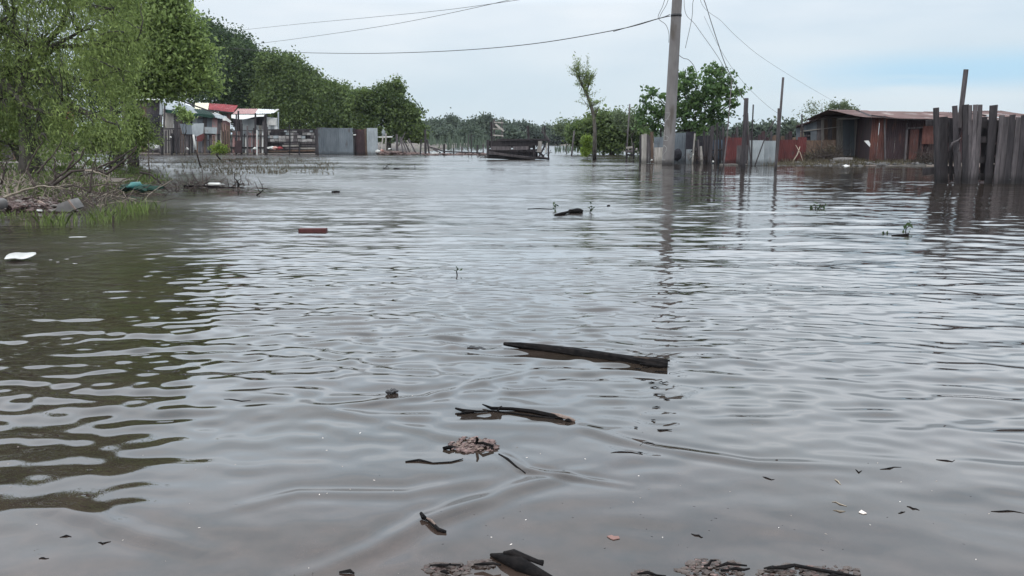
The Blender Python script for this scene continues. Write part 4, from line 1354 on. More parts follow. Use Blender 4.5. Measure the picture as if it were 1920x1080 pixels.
kb('tall_post', 'wood_dark', (922.3, 285), (921, 228), 3.4, .08, .05)
kb('tall_post', 'wood_dark', (993, 285), (989.5, 236), 4.4, .08, .2)
kb('tall_post', 'wood_dark', (1022, 262), (1021, 235), 2.8, .06, .2)
kb('ladder_rail', 'wood_grey', (926.5, 262), (927.5, 222.5), 2, .05, .03)
kb('ladder_rail', 'wood_grey', (941.5, 262), (941, 224), 2.2, .05, .03)
for y_, wp in ((229.5, 1.8), (241.5, 2.6), (254, 2.2)):
    kb('rung', 'wood_pale', (924, y_ - .5), (944, y_ + .8), wp, .04, -.01, UZ, r=.1)
kb('loose_board', 'wood_pale', (929, 233), (945, 246), 3, .03, -.03, UZ, r=.1)
kb('loose_board', 'wood_grey', (924, 240), (925, 225), 2.2, .03, -.03)
kb('loose_board', 'wood_pale', (1011, 285), (1013, 265), 7, .03, -.05)
kb('loose_board', 'wood_grey', (1016, 245), (1031.5, 266), 2.8, .03, .06, UZ)
kb('loose_board', 'wood_grey', (1018, 238), (1016.5, 250), 2.2, .03, .1)
kb('loose_board', 'wood_pale', (1022.5, 287), (1026, 268), 2.2, .03, -.05)
kb('loose_board', 'wood_dark', (1012, 292), (1022, 272), 3.2, .05, .0)
kb('loose_board', 'wood_dark', (1005, 280), (1020, 294), 4, .04, .1, UZ)
kb('loose_board', 'wood_grey', (1008, 293), (1028, 297), 2.4, .04, -.08, UZ)
m = MB()
for i in range(26):
    a_ = Q(random.uniform(1005, 1028), random.uniform(272, 292), Yk + random.uniform(0, .8))
    m.tube(jitter_path(a_, a_ + Vector((random.gauss(0, .15), random.gauss(0, .1), random.gauss(0, .22))), 3, .1), .014, 4)
m.build('wire_tangle', 'wood_dark', root)
for i in range(2):
    m = MB()
    q = Q(980 + i * 6, 290, Yk + .55 + i * .2)
    P = [q + Vector((math.cos(a) * .33, 0, math.sin(a) * .33)) for a in np.linspace(0, 2 * math.pi, 17)]
    m.tube(P, .035, 6)
    for s_ in range(6):
        a = s_ * math.pi / 3
        m.tube([q, q + Vector((math.cos(a) * .33, 0, math.sin(a) * .33))], .014, 4)
    m.build('wheel', 'wood_dark', root)
brush('brush_heap', 'floating twigs gathered at the left end of the cart', 905, 297, 48, 22, 12, 40, 'twig', seed=12, thick=.014)

# ------------------------------------------------------------------ wire fence and stakes between the left shore and the cart
root = thing('stake_fence', 'old crooked stake fence running through the flood left of the cart', 'fence', W(850, 289))
YW = 64
for x_, tp, wp, mt, dx in ((790, 262, 2.6, 'wood_dark', -2), (797, 243, 4, 'wood_dark', 1), (801, 262, 3, 'wood_dark', 4), (833, 270, 3.4, 'wood_dark', 0), (866, 275, 2.4, 'wood_grey', 0),
                       (878, 252, 1.6, 'wood_grey', 0), (884, 251, 1.6, 'wood_dark', 0), (896, 272, 3, 'wood_dark', -2), (906, 270, 2, 'wood_grey', 0), (850, 278, 2, 'wood_dark', 1)):
    pbd(root, 'stake', mt, (x_ + dx, 290, YW), (x_, tp, YW), wp, .07, 4, .08)
pbd(root, 'rail', 'wood_dark', (803, 275, YW - .1), (830, 283, YW - .1), 2.2, .06, 4, .08, side=UZ)
pbd(root, 'rail', 'wood_dark', (830, 284, YW - .1), (905, 287, YW - .1), 2.0, .06, 5, .1, side=UZ)
pbd(root, 'rail', 'wood_grey', (812, 279, YW - .15), (826, 287, YW - .15), 3.0, .06, 4, .1, side=UZ)
for y_ in (272, 278):
    MB().tube([Q(790 + 13 * i, y_ + 0.6 * math.sin(i), YW + .05) for i in range(10)], .012, 4).build('wire', 'cable', root)
MB().board(Q(808, 287.5, 61), Q(823, 286, 61), .10, .25, 4, .1, side=UZ).own('plank', 'tarp_white', 'white plank end lying in the water left of the stake fence rail', 'plank')
m = MB()
for i in range(120):
    q = Q(random.uniform(795, 912), HOR, random.uniform(62, 66))
    q.z = random.uniform(-.02, .12)
    s_ = random.uniform(.05, .16)
    m.lump(q, (s_ * 1.8, s_, s_ * .6), i, 1, .3)
o = m.build('drift_line', 'debris', None)
o['kind'] = 'stuff'
o['label'] = 'brown drift of rubble and weed along the foot of the stake fence'
o['category'] = 'rubble'
# tall dead reeds and drowned weeds standing in the far water
def reeds(label, x0, x1, Y0, Y1, h0, h1, n, mat, seed, wd=0.03, name='reeds'):
    r = np.random.default_rng(seed)
    Yd = r.uniform(Y0, Y1, n)
    px = r.uniform(x0, x1, n)
    Xp = (px - 960) / F * Yd / (CP + (540 - HOR) / F * SP)
    base = np.stack([Xp, Yd, np.full(n, -0.05)], -1)
    h = r.uniform(h0, h1, n)
    tip = base + np.stack([r.normal(0, .12, n) * h, r.normal(0, .12, n) * h, h], -1)
    side = np.stack([np.ones(n), r.normal(0, .4, n), np.zeros(n)], -1) * wd / 2
    v = np.stack([base - side, base + side, (base + tip) / 2 + side + 0.05 * r.normal(size=(n, 3)) * h[:, None], tip, (base + tip) / 2 - side], 1).reshape(-1, 3)
    f = np.arange(n * 5).reshape(n, 5)
    o = np_mesh(name, v, f, mat, None, np.repeat(r.uniform(0.1, .8, n), 5), kind='stuff')
    o['label'] = label
    o['category'] = 'reeds'
    return o
reeds('thin grey reeds and saplings standing in the water beyond the stake fence', 800, 925, 95, 150, 0.8, 2.5, 260, 'leaf_hazed', 2, .08)
reeds('thin weeds standing in the water right of the cart', 1040, 1170, 75, 100, .4, 1.1, 200, 'leaf_hazed', 3, .06)

# ------------------------------------------------------------------ left sheds and fences, 60-75 m out
random.seed(31)
UX = (1, 0, 0)
Yl = 67.0
def front_wall(root, x0, x1, ytl, ytr, Yd, wlo, whi, mats, yb=287, name='plank', gap=.3):
    x = x0
    while x < x1 - wlo * .5:
        wp = min(random.uniform(wlo, whi), x1 - x)
        t = (x + wp / 2 - x0) / (x1 - x0)
        pbd(root, name, random.choice(mats), (x + wp / 2, yb, Yd), (x + wp / 2 + random.uniform(-.3, .3), ytl + (ytr - ytl) * t + random.uniform(-.8, .8), Yd), wp - gap, .03, 3, .03)
        x += wp
def quad_roof(root, name, mat, a, b, c, d, waves=10, amp=.02, warp=.02):
    """roof sheet: a,b along the eave, d,c along the upper edge (each px,py,Y)"""
    A, B, C, D = Q(*a), Q(*b), Q(*c), Q(*d)
    m = MB()
    n = waves * 4
    nv = 3
    nrm = (B - A).cross(D - A).normalized()
    wv = [random.uniform(-warp, warp) for _ in range(8)]
    for Lr in (0, 1):
        for j in range(nv + 1):
            for i in range(n + 1):
                t, s_ = i / n, j / nv
                p = (A * (1 - t) + B * t) * (1 - s_) + (D * (1 - t) + C * t) * s_
                m.v.append(p + nrm * (amp * math.sin(2 * math.pi * i / 4) + wv[j] * (1 - t) + wv[4 + j] * t - Lr * .02))
    w_ = n + 1
    for Lr in (0, 1):
        o = Lr * w_ * (nv + 1)
        for j in range(nv):
            for i in range(n):
                q = [o + j * w_ + i, o + j * w_ + i + 1, o + (j + 1) * w_ + i + 1, o + (j + 1) * w_ + i]
                m.f.append(q if Lr == 0 else q[::-1])
    return m.build(name, mat, root)

# grey shed, gable with green fascia
root = thing('grey_shed', 'grey plank shed with a sloping weathered tin roof and green cloth along its edge', 'shed', gb(330, 70))
front_wall(root, 228, 306, 188, 188, 71.0, 7, 12, ['wood_grey', 'wood_dark', 'wood_brown', 'wood_grey'])
front_wall(root, 306, 352, 204, 214, 69.8, 5, 9, ['wood_grey', 'wood_pale', 'wood_grey', 'wood_brown'])
front_wall(root, 352, 402, 216, 222, 69.8, 7, 12, ['zinc_dark', 'zinc', 'wood_grey'])
quad_roof(root, 'roof_sheet', 'zinc', (307, 206, 69.2), (340, 209, 69.2), (333, 190, 72.5), (304, 183, 72.5), 9)
quad_roof(root, 'roof_sheet', 'zinc', (340, 209, 69.2), (373, 216, 69.2), (362, 201, 72.5), (333, 190, 72.5), 9)
quad_roof(root, 'roof_sheet', 'zinc_pale', (335, 190, 73.0), (366, 204, 73.0), (352, 193, 75), (325, 183, 75), 6)
quad_roof(root, 'roof_sheet', 'tarp_white', (200, 188, 70.6), (306, 187.5, 70.6), (303, 183.5, 74), (204, 184.5, 74), 20)
pbd(root, 'green_edging', 'green_cloth', (310, 208, 69.1), (400, 219, 69.1), 5.5, .05, 6, .08, side=UZ)
quad_roof(root, 'roof_sheet', 'green_cloth', (370, 216, 69.2), (404, 219, 69.2), (392, 206, 72), (362, 203, 72), 8)
pbd(root, 'post', 'zinc', (302, 215, 69.0), (303, 184, 69.0), 5, .1, 4, .03)
pbd(root, 'post', 'wood_grey', (307.5, 240, 69.0), (309, 195, 69.0), 2.4, .1, 4, .03)
pbd(root, 'post', 'wood_grey', (301, 288, 69.0), (302, 215, 69.0), 3, .1, 4, .03)
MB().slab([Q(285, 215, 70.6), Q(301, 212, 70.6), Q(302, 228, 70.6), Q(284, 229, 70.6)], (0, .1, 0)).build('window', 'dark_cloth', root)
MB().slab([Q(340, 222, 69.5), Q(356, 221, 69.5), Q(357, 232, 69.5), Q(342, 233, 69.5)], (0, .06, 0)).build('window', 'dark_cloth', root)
pbd(root, 'roof_batten', 'wood_dark', (270, 191, 70.2), (262, 210, 70.2), 2, .06, 3, .05)
pbd(root, 'ridge_pole', 'wood_dark', (325, 184, 71.5), (401, 211, 69.0), 2.2, .08, 5, .04, side=UZ)

root = thing('red_roofed_shed', 'shed with a red tin roof and a cream sheet at its left end', 'shed', gb(412, 73))
front_wall(root, 372, 432, 208, 214, 74.5, 7, 11, ['pink_wall', 'wood_grey', 'zinc_dark'])
quad_roof(root, 'roof_sheet', 'cream', (365, 204, 73.2), (390, 205, 73.2), (392, 193, 75.5), (366, 193, 75.5), 6)
quad_roof(root, 'roof_sheet', 'red_roof', (391, 205, 73), (412, 207, 73), (418, 195, 75.5), (392, 193.5, 75.5), 6)
quad_roof(root, 'roof_sheet', 'red_roof', (412, 207.5, 73), (438, 210.5, 73), (446, 198, 75.5), (418, 195, 75.5), 7)
pbd(root, 'eave_board', 'tarp_white', (392, 208, 72.8), (424, 221, 72), 3.2, .06, 4, .12, side=UZ)
pbd(root, 'eave_board', 'wood_dark', (395, 207, 72.9), (440, 212, 72.9), 2, .06, 4, .04, side=UZ)
root2 = thing('pink_shed', 'small pinkish lean-to between the grey shed and the white roofed shed', 'shed', gb(408, 70))
front_wall(root2, 398, 425, 218, 224, 69.6, 8, 10, ['pink_wall', 'pink_wall', 'wood_grey'])
quad_roof(root2, 'roof_sheet', 'zinc', (396, 219, 69.2), (428, 226, 69.2), (424, 218, 71), (396, 212, 71), 7)
MB().slab([Q(417, 222, 68.8), Q(423, 219, 68.8), Q(434, 228, 68.8), Q(431, 230, 68.8), Q(424, 226, 68.8), Q(418, 226, 68.8)], (0, .05, 0)).build('torn_sheet', 'tarp_white', root2)

root = thing('white_roofed_shed', 'open fronted shed with a pale awning and pinkish roof beside the block wall', 'shed', gb(475, 70))
quad_roof(root, 'roof_sheet', 'pink_wall', (436, 214, 70.5), (478, 213.5, 70.5), (484, 204, 73), (446, 204, 73), 9)
quad_roof(root, 'roof_sheet', 'zinc_pale', (478, 213.5, 70.5), (508, 212.5, 70.5), (515, 205, 73), (484, 204, 73), 7)
quad_roof(root, 'gable_sheet', 'tarp_white', (505, 212, 71), (513, 212, 71), (524, 204.5, 72), (519, 204.5, 72), 3)
# awning, sagging between its posts
m = MB()
na = 14
for Lr in (0, 1):
    for j in range(3):
        for i in range(na + 1):
            t = i / na
            px_ = 434 + (500 - 434) * t
            py_ = 215 + 2.5 * j + (j / 2) * (3.5 * math.sin(math.pi * min(1, t * 1.6)) + 1 - 3 * t)
            m.v.append(Q(px_, py_, 70.3 - j * .6) + Vector((0, 0, -Lr * .03)))
for Lr in (0, 1):
    o = Lr * 3 * (na + 1)
    for j in range(2):
        for i in range(na):
            q = [o + j * (na + 1) + i, o + j * (na + 1) + i + 1, o + (j + 1) * (na + 1) + i + 1, o + (j + 1) * (na + 1) + i]
            m.f.append(q if Lr == 0 else q[::-1])
m.build('awning', 'tarp_white', root)
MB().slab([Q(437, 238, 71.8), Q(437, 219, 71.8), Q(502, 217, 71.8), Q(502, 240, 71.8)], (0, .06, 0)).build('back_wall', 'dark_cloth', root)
MB().slab([Q(452, 288, 71.2), Q(452, 224, 71.2), Q(479, 223, 71.2), Q(479, 288, 71.2)], (0, .06, 0)).build('wall_panel', 'zinc', root)
front_wall(root, 479, 500, 235, 236, 71.1, 5, 7, ['zinc', 'wood_pale'])
front_wall(root, 500, 520, 220, 221, 71.0, 7, 9, ['zinc', 'zinc_pale'])
MB().slab([Q(503, 235, 70.9), Q(503, 222, 70.9), Q(518, 221, 70.9), Q(518, 235, 70.9)], (0, .04, 0)).build('wall_patch', 'tarp_white', root)
for x_, tp, wp, mt in ((447, 208, 2.6, 'wood_dark'), (479, 212, 2.8, 'wood_dark'), (494, 228, 3, 'wood_grey'), (497, 216, 3.4, 'wood_dark'), (522, 210, 2, 'zinc'), (452, 224, 3, 'wood_dark')):
    pbd(root, 'post', mt, (x_, 288, 68.8), (x_, tp, 68.8), wp, .12, 4, .03)
MB().lump(Q(498, 217, 68.6), (.12, .1, .1), 3, 1, .3).build('lamp_box', 'dark_cloth', root)
front_wall(root, 436, 452, 246, 246, 71.0, 5, 7, ['pink_wall', 'tarp_white', 'pink_wall'])

# picket fences in front
root = thing('picket_fence', 'grey paling fence before the grey shed, standing at the waterline', 'fence', gb(350, 67))
pbd(root, 'rail', 'wood_dark', (303, 242, Yl + .1), (338, 241, Yl + .1), 2.6, .08, 4, .04, side=UZ)
pbd(root, 'rail', 'wood_dark', (340, 251, Yl + .1), (412, 252, Yl + .1), 2.2, .08, 4, .04, side=UZ)
pbd(root, 'rail', 'wood_dark', (303, 263, Yl + .1), (425, 263, Yl + .1), 1.8, .08, 4, .04, side=UZ)
x = 300
while x < 432:
    wp = random.uniform(2.2, 4.2)
    tp = (243 if x < 340 else 252) + random.uniform(-2, 3) - (8 if x > 412 else 0)
    pbd(root, 'picket', random.choice(['wood_grey', 'wood_pale', 'wood_grey', 'wood_dark', 'wood_brown']), (x, 288, Yl), (x + random.uniform(-1, 1), tp, Yl), wp, .03, 3, .06)
    x += wp + random.uniform(.6, 2.2)
for x_, tp, wp in ((331, 220, 3), (355, 238, 2.4), (304, 238, 3.6), (322, 250, 3.4)):
    pbd(root, 'post', 'wood_dark', (x_, 290, Yl - .2), (x_, tp, Yl - .2), wp, .12, 4, .04)
for i, x_ in enumerate((418, 422.5, 427, 431)):
    pbd(root, 'picket', random.choice(['wood_brown', 'wood_grey']), (x_ - 1, 288, Yl - .1), (x_ - 2, 230 + i * 2, Yl - .1), 2.6, .03, 3, .05)
# sheets hung on it
root2 = thing('sheet_screen', 'two grey sheets hung along the paling fence above dark red cloth', 'screen', gb(370, 66.8))
MB().slab([Q(337, 232, 66.7), Q(359, 233, 66.7), Q(362, 252, 66.7), Q(342, 251, 66.7)], (0, .05, 0)).build('grey_sheet', 'zinc_dark', root2)
MB().slab([Q(359, 232, 66.65), Q(382, 231, 66.65), Q(381, 250, 66.65), Q(372, 258, 66.65), Q(361, 252, 66.65)], (0, .05, 0)).build('grey_sheet', 'zinc', root2)
MB().slab([Q(383, 238, 66.7), Q(407, 239, 66.7), Q(406, 251, 66.7), Q(384, 250, 66.7)], (0, .05, 0)).build('grey_sheet', 'zinc', root2)
MB().slab([Q(368, 256, 66.6), Q(381, 250, 66.6), Q(384, 258, 66.6), Q(378, 265, 66.6), Q(369, 265, 66.6)], (0, .05, 0)).build('red_cloth', 'red_sheet', root2)

root = thing('rail_fence', 'dark post and rail fence with pale pink boards before the open fronted shed', 'fence', gb(465, 67))
for y_, wp in ((255, 2.2), (245, 1.4), (277, 3)):
    pbd(root, 'rail', 'wood_dark', (432, y_, Yl), (497, y_, Yl), wp, .08, 4, .05, side=UZ)
x = 434
while x < 497:
    wp = random.uniform(1.8, 4.0)
    pbd(root, 'board', random.choice(['pink_wall', 'wood_dark', 'tarp_white', 'wood_grey', 'pink_wall', 'wood_dark']), (x, 287, Yl + .1), (x + random.uniform(-.6, .6), random.uniform(243, 262), Yl + .1), wp, .03, 3, .06)
    x += wp + random.uniform(.6, 2.5)
for x_, tp, wp, mt in ((443, 215, 2, 'wood_dark'), (453, 232, 3, 'wood_dark'), (464, 236, 2.6, 'wood_grey'), (482, 244, 1.8, 'tarp_white'), (498.5, 232, 4.2, 'wood_dark'), (476, 240, 2, 'wood_dark')):
    pbd(root, 'post', mt, (x_, 290, Yl - .15), (x_, tp, Yl - .15), wp, .12, 4, .04)
MB().slab([Q(440, 287, 66.7), Q(440, 264, 66.7), Q(453, 263, 66.7), Q(453, 287, 66.7)], (0, .05, 0)).build('panel', 'rust_dark', root)

root = thing('block_wall', 'low wall of mismatched grey blocks above old horizontal boards, left of the metal gate', 'wall', gb(545, 67))
ys_ = [(245.5, 5.0), (251, 5.2), (257, 5.6), (263, 5.4)]
for ri, (yc_, hh) in enumerate(ys_):
    x = 501 + (ri % 2) * -3
    while x < 591:
        wp = random.uniform(5.5, 10)
        if x + wp > 591:
            wp = 591 - x
        if wp > 2:
            if random.random() < .88:
                c = Q(x + wp / 2, yc_ + random.uniform(-.5, .5), Yl + random.uniform(-.05, .05))
                MB().box(c, ((wp - .8) * Yl / F, .18, (hh - .7) * Yl / F), Matrix.Rotation(random.uniform(-.05, .05), 3, 'Y')).build('block', random.choice(['block', 'block', 'zinc', 'block', 'wood_grey']), root)
        x += wp
MB().slab([Q(500, 287, Yl + .15), Q(500, 243, Yl + .15), Q(592, 243, Yl + .15), Q(592, 287, Yl + .15)], (0, .08, 0)).build('backing', 'wood_dark', root)
pbd(root, 'top_pole', 'wood_dark', (503, 243.5, Yl - .1), (592, 243, Yl - .1), 2.2, .1, 5, .08, side=UZ)
for (x0_, x1_, y_, wp, mt) in ((508, 560, 267.5, 3, 'wood_dark'), (532, 562, 269, 2.6, 'wood_grey'), (560, 592, 268, 3, 'wood_grey'), (530, 562, 273.5, 3, 'wood_pale'), (562, 592, 273, 3, 'wood_grey'),
                               (535, 562, 278, 2.6, 'wood_grey'), (562, 592, 278, 2.8, 'wood_pale'), (540, 592, 282.5, 3, 'wood_brown'), (503, 540, 284, 3, 'wood_brown')):
    pbd(root, 'board', mt, (x0_, y_, Yl - .05), (x1_, y_ + random.uniform(-.5, .5), Yl - .05), wp, .04, 4, .08, side=UZ)
for x_, tp, wp in ((500, 238, 3), (593.5, 242, 4), (543, 234, 1.2), (561, 265, 2)):
    pbd(root, 'post', 'wood_dark', (x_, 290, Yl - .2), (x_, tp, Yl - .2), wp, .12, 4, .05)
for i, (x_, lb, mt) in enumerate(((507, 'white plastic trash heap at the foot of the block wall, left', 'white_plastic'), (516, 'pinkish cloth bundle lying at the foot of the block wall', 'pink_chip'), (524, 'dull red bundle lying at the foot of the block wall', 'red_roof'))):
    MB().lump(Q(x_, 277 + i * .3, 66.3), (.28, .15, .12), 40 + i, 2, .3).own('trash_bundle', mt, lb, 'trash')

root = thing('metal_gate', 'dark blue grey sheet metal gate standing in water at the end of the block wall', 'gate', gb(628, 66))
wb = Q(600, 290, 66).z
for x0_, x1_, mt, tp in ((598, 611.6, 'zinc_dark', 239), (612, 637, 'zinc_dark', 240), (637.4, 662, 'zinc_dark', 241)):
    csheet(root, 'gate_sheet', mt, x0_, x1_, tp, 289, 66, pitch=.16, amp=.012)
pbd(root, 'frame', 'zinc_dark', (597, 240.5, 66.08), (662, 241, 66.08), 1.4, .05, 3, .02, side=UZ)
pbd(root, 'gate_post', 'wood_dark', (596, 290, 66.1), (595.5, 239, 66.1), 3.4, .12, 3, .04)
pbd(root, 'gate_post', 'wood_dark', (664, 290, 66.1), (664, 241, 66.1), 3.4, .12, 3, .04)
root = thing('doorway_sheet', 'dark brown door sheet leaning between the gate and the pale panel', 'door', gb(674, 66))
csheet(root, 'door_sheet', 'rust_dark', 665.5, 685, 242.5, 288, 66.3, pitch=.3, amp=.006)
pbd(root, 'door_post', 'wood_brown', (687, 290, 66), (685, 241, 66), 3.4, .1, 4, .05)
pbd(root, 'latch', 'tarp_white', (662.5, 253, 65.9), (667.5, 252.5, 65.9), 1.6, .04, 2, .05, side=UZ)
root = thing('asbestos_screen', 'pale grey asbestos panel standing upright right of the dark door', 'panel', gb(698, 66))
csheet(root, 'panel_sheet', 'zinc_pale' if False else 'zinc', 689, 708, 240, 289, 65.8, pitch=.18, amp=.02)

# stakes, sticks and rubble to the right of the panel
sticks = [((714, 287), (718, 255), 2.4, 'wood_pale', 'upright pale stake just right of the pale panel'), ((722, 286), (724, 250), 2.6, 'wood_pale', 'upright pale stake with a cross-bar near the pale panel'),
          ((745, 288), (744, 252), 4.2, 'wood_grey', 'broad grey stake left of the row of leaning sticks'), ((757, 287), (750, 257), 2.8, 'wood_grey', 'first leaning stick right of the broad grey stake'),
          ((765, 287), (752, 258), 2.2, 'wood_grey', 'second leaning stick right of the broad grey stake'), ((771, 287), (757, 262), 2.4, 'wood_grey', 'third leaning stick right of the broad grey stake'),
          ((777, 287), (763, 263), 2.2, 'wood_pale', 'fourth leaning stick right of the broad grey stake'), ((782, 287), (766, 260), 2.2, 'wood_grey', 'fifth, rightmost of the leaning sticks by the bushy tree'),
          ((748, 268), (760, 248), 1.6, 'wood_grey', 'thin stick leaning the other way, over the leaning row')]
for a_, b_, wp, mt, lb in sticks:
    MB().board(Q(*a_, 66) - Vector((0, 0, .2)), Q(*b_, 66), wp * 66 / F, .07, 4, .06).own('stick', mt, lb, 'stake', 'stakes at the end of the left shore')
MB().board(Q(708, 257, 66), Q(736, 256.5, 66), 2.4 * 66 / F, .06, 4, .05, side=UZ).own('cross_bar', 'tarp_white', 'white cross-bar fixed over the upright pale stakes', 'bar')
MB().lump(Q(719, 250, 66.4), (.18, .12, .28), 6, 2, .3).own('trash_bundle', 'zinc', 'grey rag hanging above the white cross-bar', 'rag')
m = MB()
for i in range(110):
    px_ = random.uniform(705, 800)
    q = Q(px_, HOR, random.uniform(65.2, 66.6))
    q.z = random.uniform(-.02, .28) * (1 - (px_ - 705) / 110)
    s_ = random.uniform(.06, .2)
    m.lump(q, (s_ * 1.4, s_, s_ * .7), i, 1, .3)
o = m.build('rubble', 'debris', None)
o['kind'] = 'stuff'
o['label'] = 'brown rubble and trash along the waterline under the leaning sticks'
o['category'] = 'rubble'
for i, (x_, y_, r_, mt, lb) in enumerate(((708.5, 283.5, .16, 'white_plastic', 'white round scrap at the right foot of the pale panel'), (716.5, 282, .15, 'pink_chip', 'pale pinkish round scrap in the rubble near the pale panel'),
                                          (730, 279, .10, 'tarp_white', 'small white scrap leaning in the rubble before the upright stakes'), (351, 279, .14, 'white_plastic', 'white scrap at the foot of the paling fence'),
                                          (288, 275, .24, 'tarp_white', 'white crumpled plastic lying on the bank left of the paling fence'), (320, 257, .1, 'white_plastic', 'small white scrap hung on the paling fence'),
                                          (231, 273.5, .2, 'tarp_white', 'white trash caught under the low shrub'), (478, 278, .16, 'white_plastic', 'white scrap at the foot of the rail fence'),
                                          (232, 260, .22, 'tarp_white', 'long white scrap caught above the low shrub'), (261, 237, .10, 'white_plastic', 'small white scrap hanging high in the weeds left of the grey shed'))):
    MB().lump(Q(x_, y_, 65.0 if x_ > 290 else 45.0), (r_ * 1.3, r_ * .5, r_ * .8), 60 + i, 1, .3).own('litter_scrap', mt, lb, 'litter')
make_tree('weed_bush', 'yellow green weed bush at the foot of the paling fence', 'weeds', gb(412, 66.2), [(412, 278, 66.2, 9), (402, 281, 66.2, 6), (420, 281, 66.2, 6)], (.16, .07), 'leaf_lime', 60, 20, .14, .02, shell=.1)
make_tree('leafy_branch', 'leafy branch hanging green over the grey shed roof edge', 'branch', gb(345, 62),
          [(345, 216, 60, 8), (352, 222, 60, 8), (338, 208, 60, 6)], (.2, .09), 'leaf_light', 60, 16, .16, .04, shell=.1)

# --- far left: bits of a shack seen through the willow
root = thing('reed_shack', 'brown shack wall with pale corner post half hidden by the willow', 'shed', gb(15, 34))
front_wall(root, -140, 36, 186, 184, 34, 5, 9, ['wood_brown', 'wood_brown', 'wood_dark', 'wood_grey'], yb=300, name='plank')
pbd(root, 'corner_post', 'wood_pale', (43, 300, 33.8), (38, 128, 33.8), 3.4, .1, 4, .04)
pbd(root, 'rail', 'wood_pale', (-60, 244, 33.6), (68, 251, 33.6), 6, .08, 5, .12, side=UZ)
pbd(root, 'rail', 'wood_pale', (36, 200, 33.6), (60, 202, 33.6), 2, .06, 3, .1, side=UZ)
pbd(root, 'rail', 'wood_pale', (-60, 116, 33.6), (23, 124, 33.6), 4, .08, 5, .12, side=UZ)
pbd(root, 'post', 'wood_grey', (67, 298, 33.6), (68, 250, 33.6), 3, .08, 3, .04)
MB().slab([Q(122, 209, 31), Q(134, 210, 31), Q(137, 235, 31), Q(131, 265, 31), Q(121, 266, 31), Q(119, 236, 31)], (0.02, .1, 0)).own('hanging_cloth', 'orange_cloth', 'orange and cream cloth hanging under the willow', 'cloth')
MB().lump(Q(118, 206, 31), (.17, .1, .07), 3, 2, .3).own('litter_scrap', 'white_plastic', 'white scrap on top of the orange cloth', 'litter')
MB().lump(Q(132, 278, 30), (.3, .2, .14), 9, 2, .3).own('dark_bundle', 'dark_cloth', 'dark bundle on the ground under the orange cloth', 'bundle')

# ------------------------------------------------------------------ brush and trash spit at the left
random.seed(52)
def branch(name, label, mat, lines, Yd, r, cat='branch', group=None):
    m = MB()
    for ln in lines:
        pts = []
        for i, p in enumerate(ln):
            y_ = Yd + (p[2] if len(p) > 2 else 0)
            pts.append(Q(p[0], p[1], y_))
        n = len(pts)
        fine = []
        for i in range(n - 1):
            for j in range(3):
                fine.append(pts[i].lerp(pts[i + 1], j / 3) + (Vector((random.gauss(0, .01), 0, random.gauss(0, .01))) if j else Vector((0, 0, 0))))
        fine.append(pts[-1])
        m.tube(fine, [r * (1 - .7 * i / (len(fine) - 1)) for i in range(len(fine))], 6, .12)
        # side twigs
        for _ in range(3):
            k = random.randrange(2, len(fine))
            p = fine[k]
            m.tube(jitter_path(p, p + Vector((random.gauss(0, .18), random.gauss(0, .1), random.uniform(-.02, .3))), 3, .12), [r * .35, r * .28, r * .2, r * .1], 4)
    return m.own(name, mat, label, cat, group, True)
G_ = 'bare branches of the left brush spit'
branch('bare_branch', 'longest dark forked branch reaching right over the left brush', 'twig', [[(95, 350), (135, 321), (176, 317), (217, 301), (257, 274)], [(176, 317), (200, 326), (233, 301), (256, 276)]], 16, .035, group=G_)
branch('bare_branch', 'dark branch rising up left in a bow, left edge of the brush', 'twig', [[(70, 352), (51, 322), (54, 309), (66, 288), (80, 266)]], 15, .03, group=G_)
branch('bare_branch', 'dark branch slanting up right behind the bowed one', 'twig', [[(70, 325), (84, 308), (100, 290), (118, 258)]], 17, .025, group=G_)
branch('bare_branch', 'forked dark branch fanning up in the middle of the left brush', 'twig', [[(85, 352), (105, 334), (127, 318), (152, 296), (158, 280)], [(127, 318), (138, 300), (134, 284)], [(105, 334), (100, 318), (108, 300)]], 16.5, .03, group=G_)
branch('bare_branch', 'upright dark stick in the middle of the left brush', 'twig', [[(168, 362), (170, 340), (174, 318), (181, 288)]], 15.5, .025, group=G_)
branch('bare_branch', 'dark arched branch dipping into the water at the right of the brush', 'twig', [[(262, 323), (280, 326), (295, 337), (308, 350), (318, 360)]], 17.5, .028, group=G_)
branch('bare_branch', 'thin dark branch at the left edge of the picture, below the willow', 'twig', [[(2, 345), (8, 320), (14, 300)], [(8, 320), (0, 305)]], 14.5, .022, group=G_)
branch('bare_branch', 'thin twigs lying low across the middle of the brush', 'twig', [[(110, 348), (150, 352), (200, 345), (240, 348)], [(150, 352), (175, 362), (205, 368)]], 15.8, .018, group=G_)
branch('bare_branch', 'thin branch with side shoots leaning right behind the spit', 'twig', [[(150, 330), (190, 322), (230, 310), (270, 300)], [(190, 322), (215, 300), (232, 288)]], 20, .022, group=G_)
branch('pale_branch', 'long pale bare stick lying on the left brush, rising to the right', 'twig_pale', [[(6, 371), (27, 363), (54, 354), (81, 348), (118, 352)]], 14, .028, group=G_)
branch('pale_branch', 'short pale upright stick left of the long pale one', 'twig_pale', [[(13, 364), (14, 352)]], 14, .02, group=G_)
branch('pale_branch', 'pale forked stick standing near the teal bottle', 'twig_pale', [[(186, 356), (200, 342), (206, 325)], [(200, 342), (190, 330)]], 16, .018, group=G_)
branch('pale_branch', 'pale bent stick over the middle of the brush', 'twig_pale', [[(160, 320), (176, 321), (190, 326), (205, 334)]], 15.7, .022, group=G_)
branch('pale_branch', 'short pale leaning stick above the rubble at left', 'twig_pale', [[(30, 362), (34, 348), (38, 338)]], 14.3, .016, group=G_)
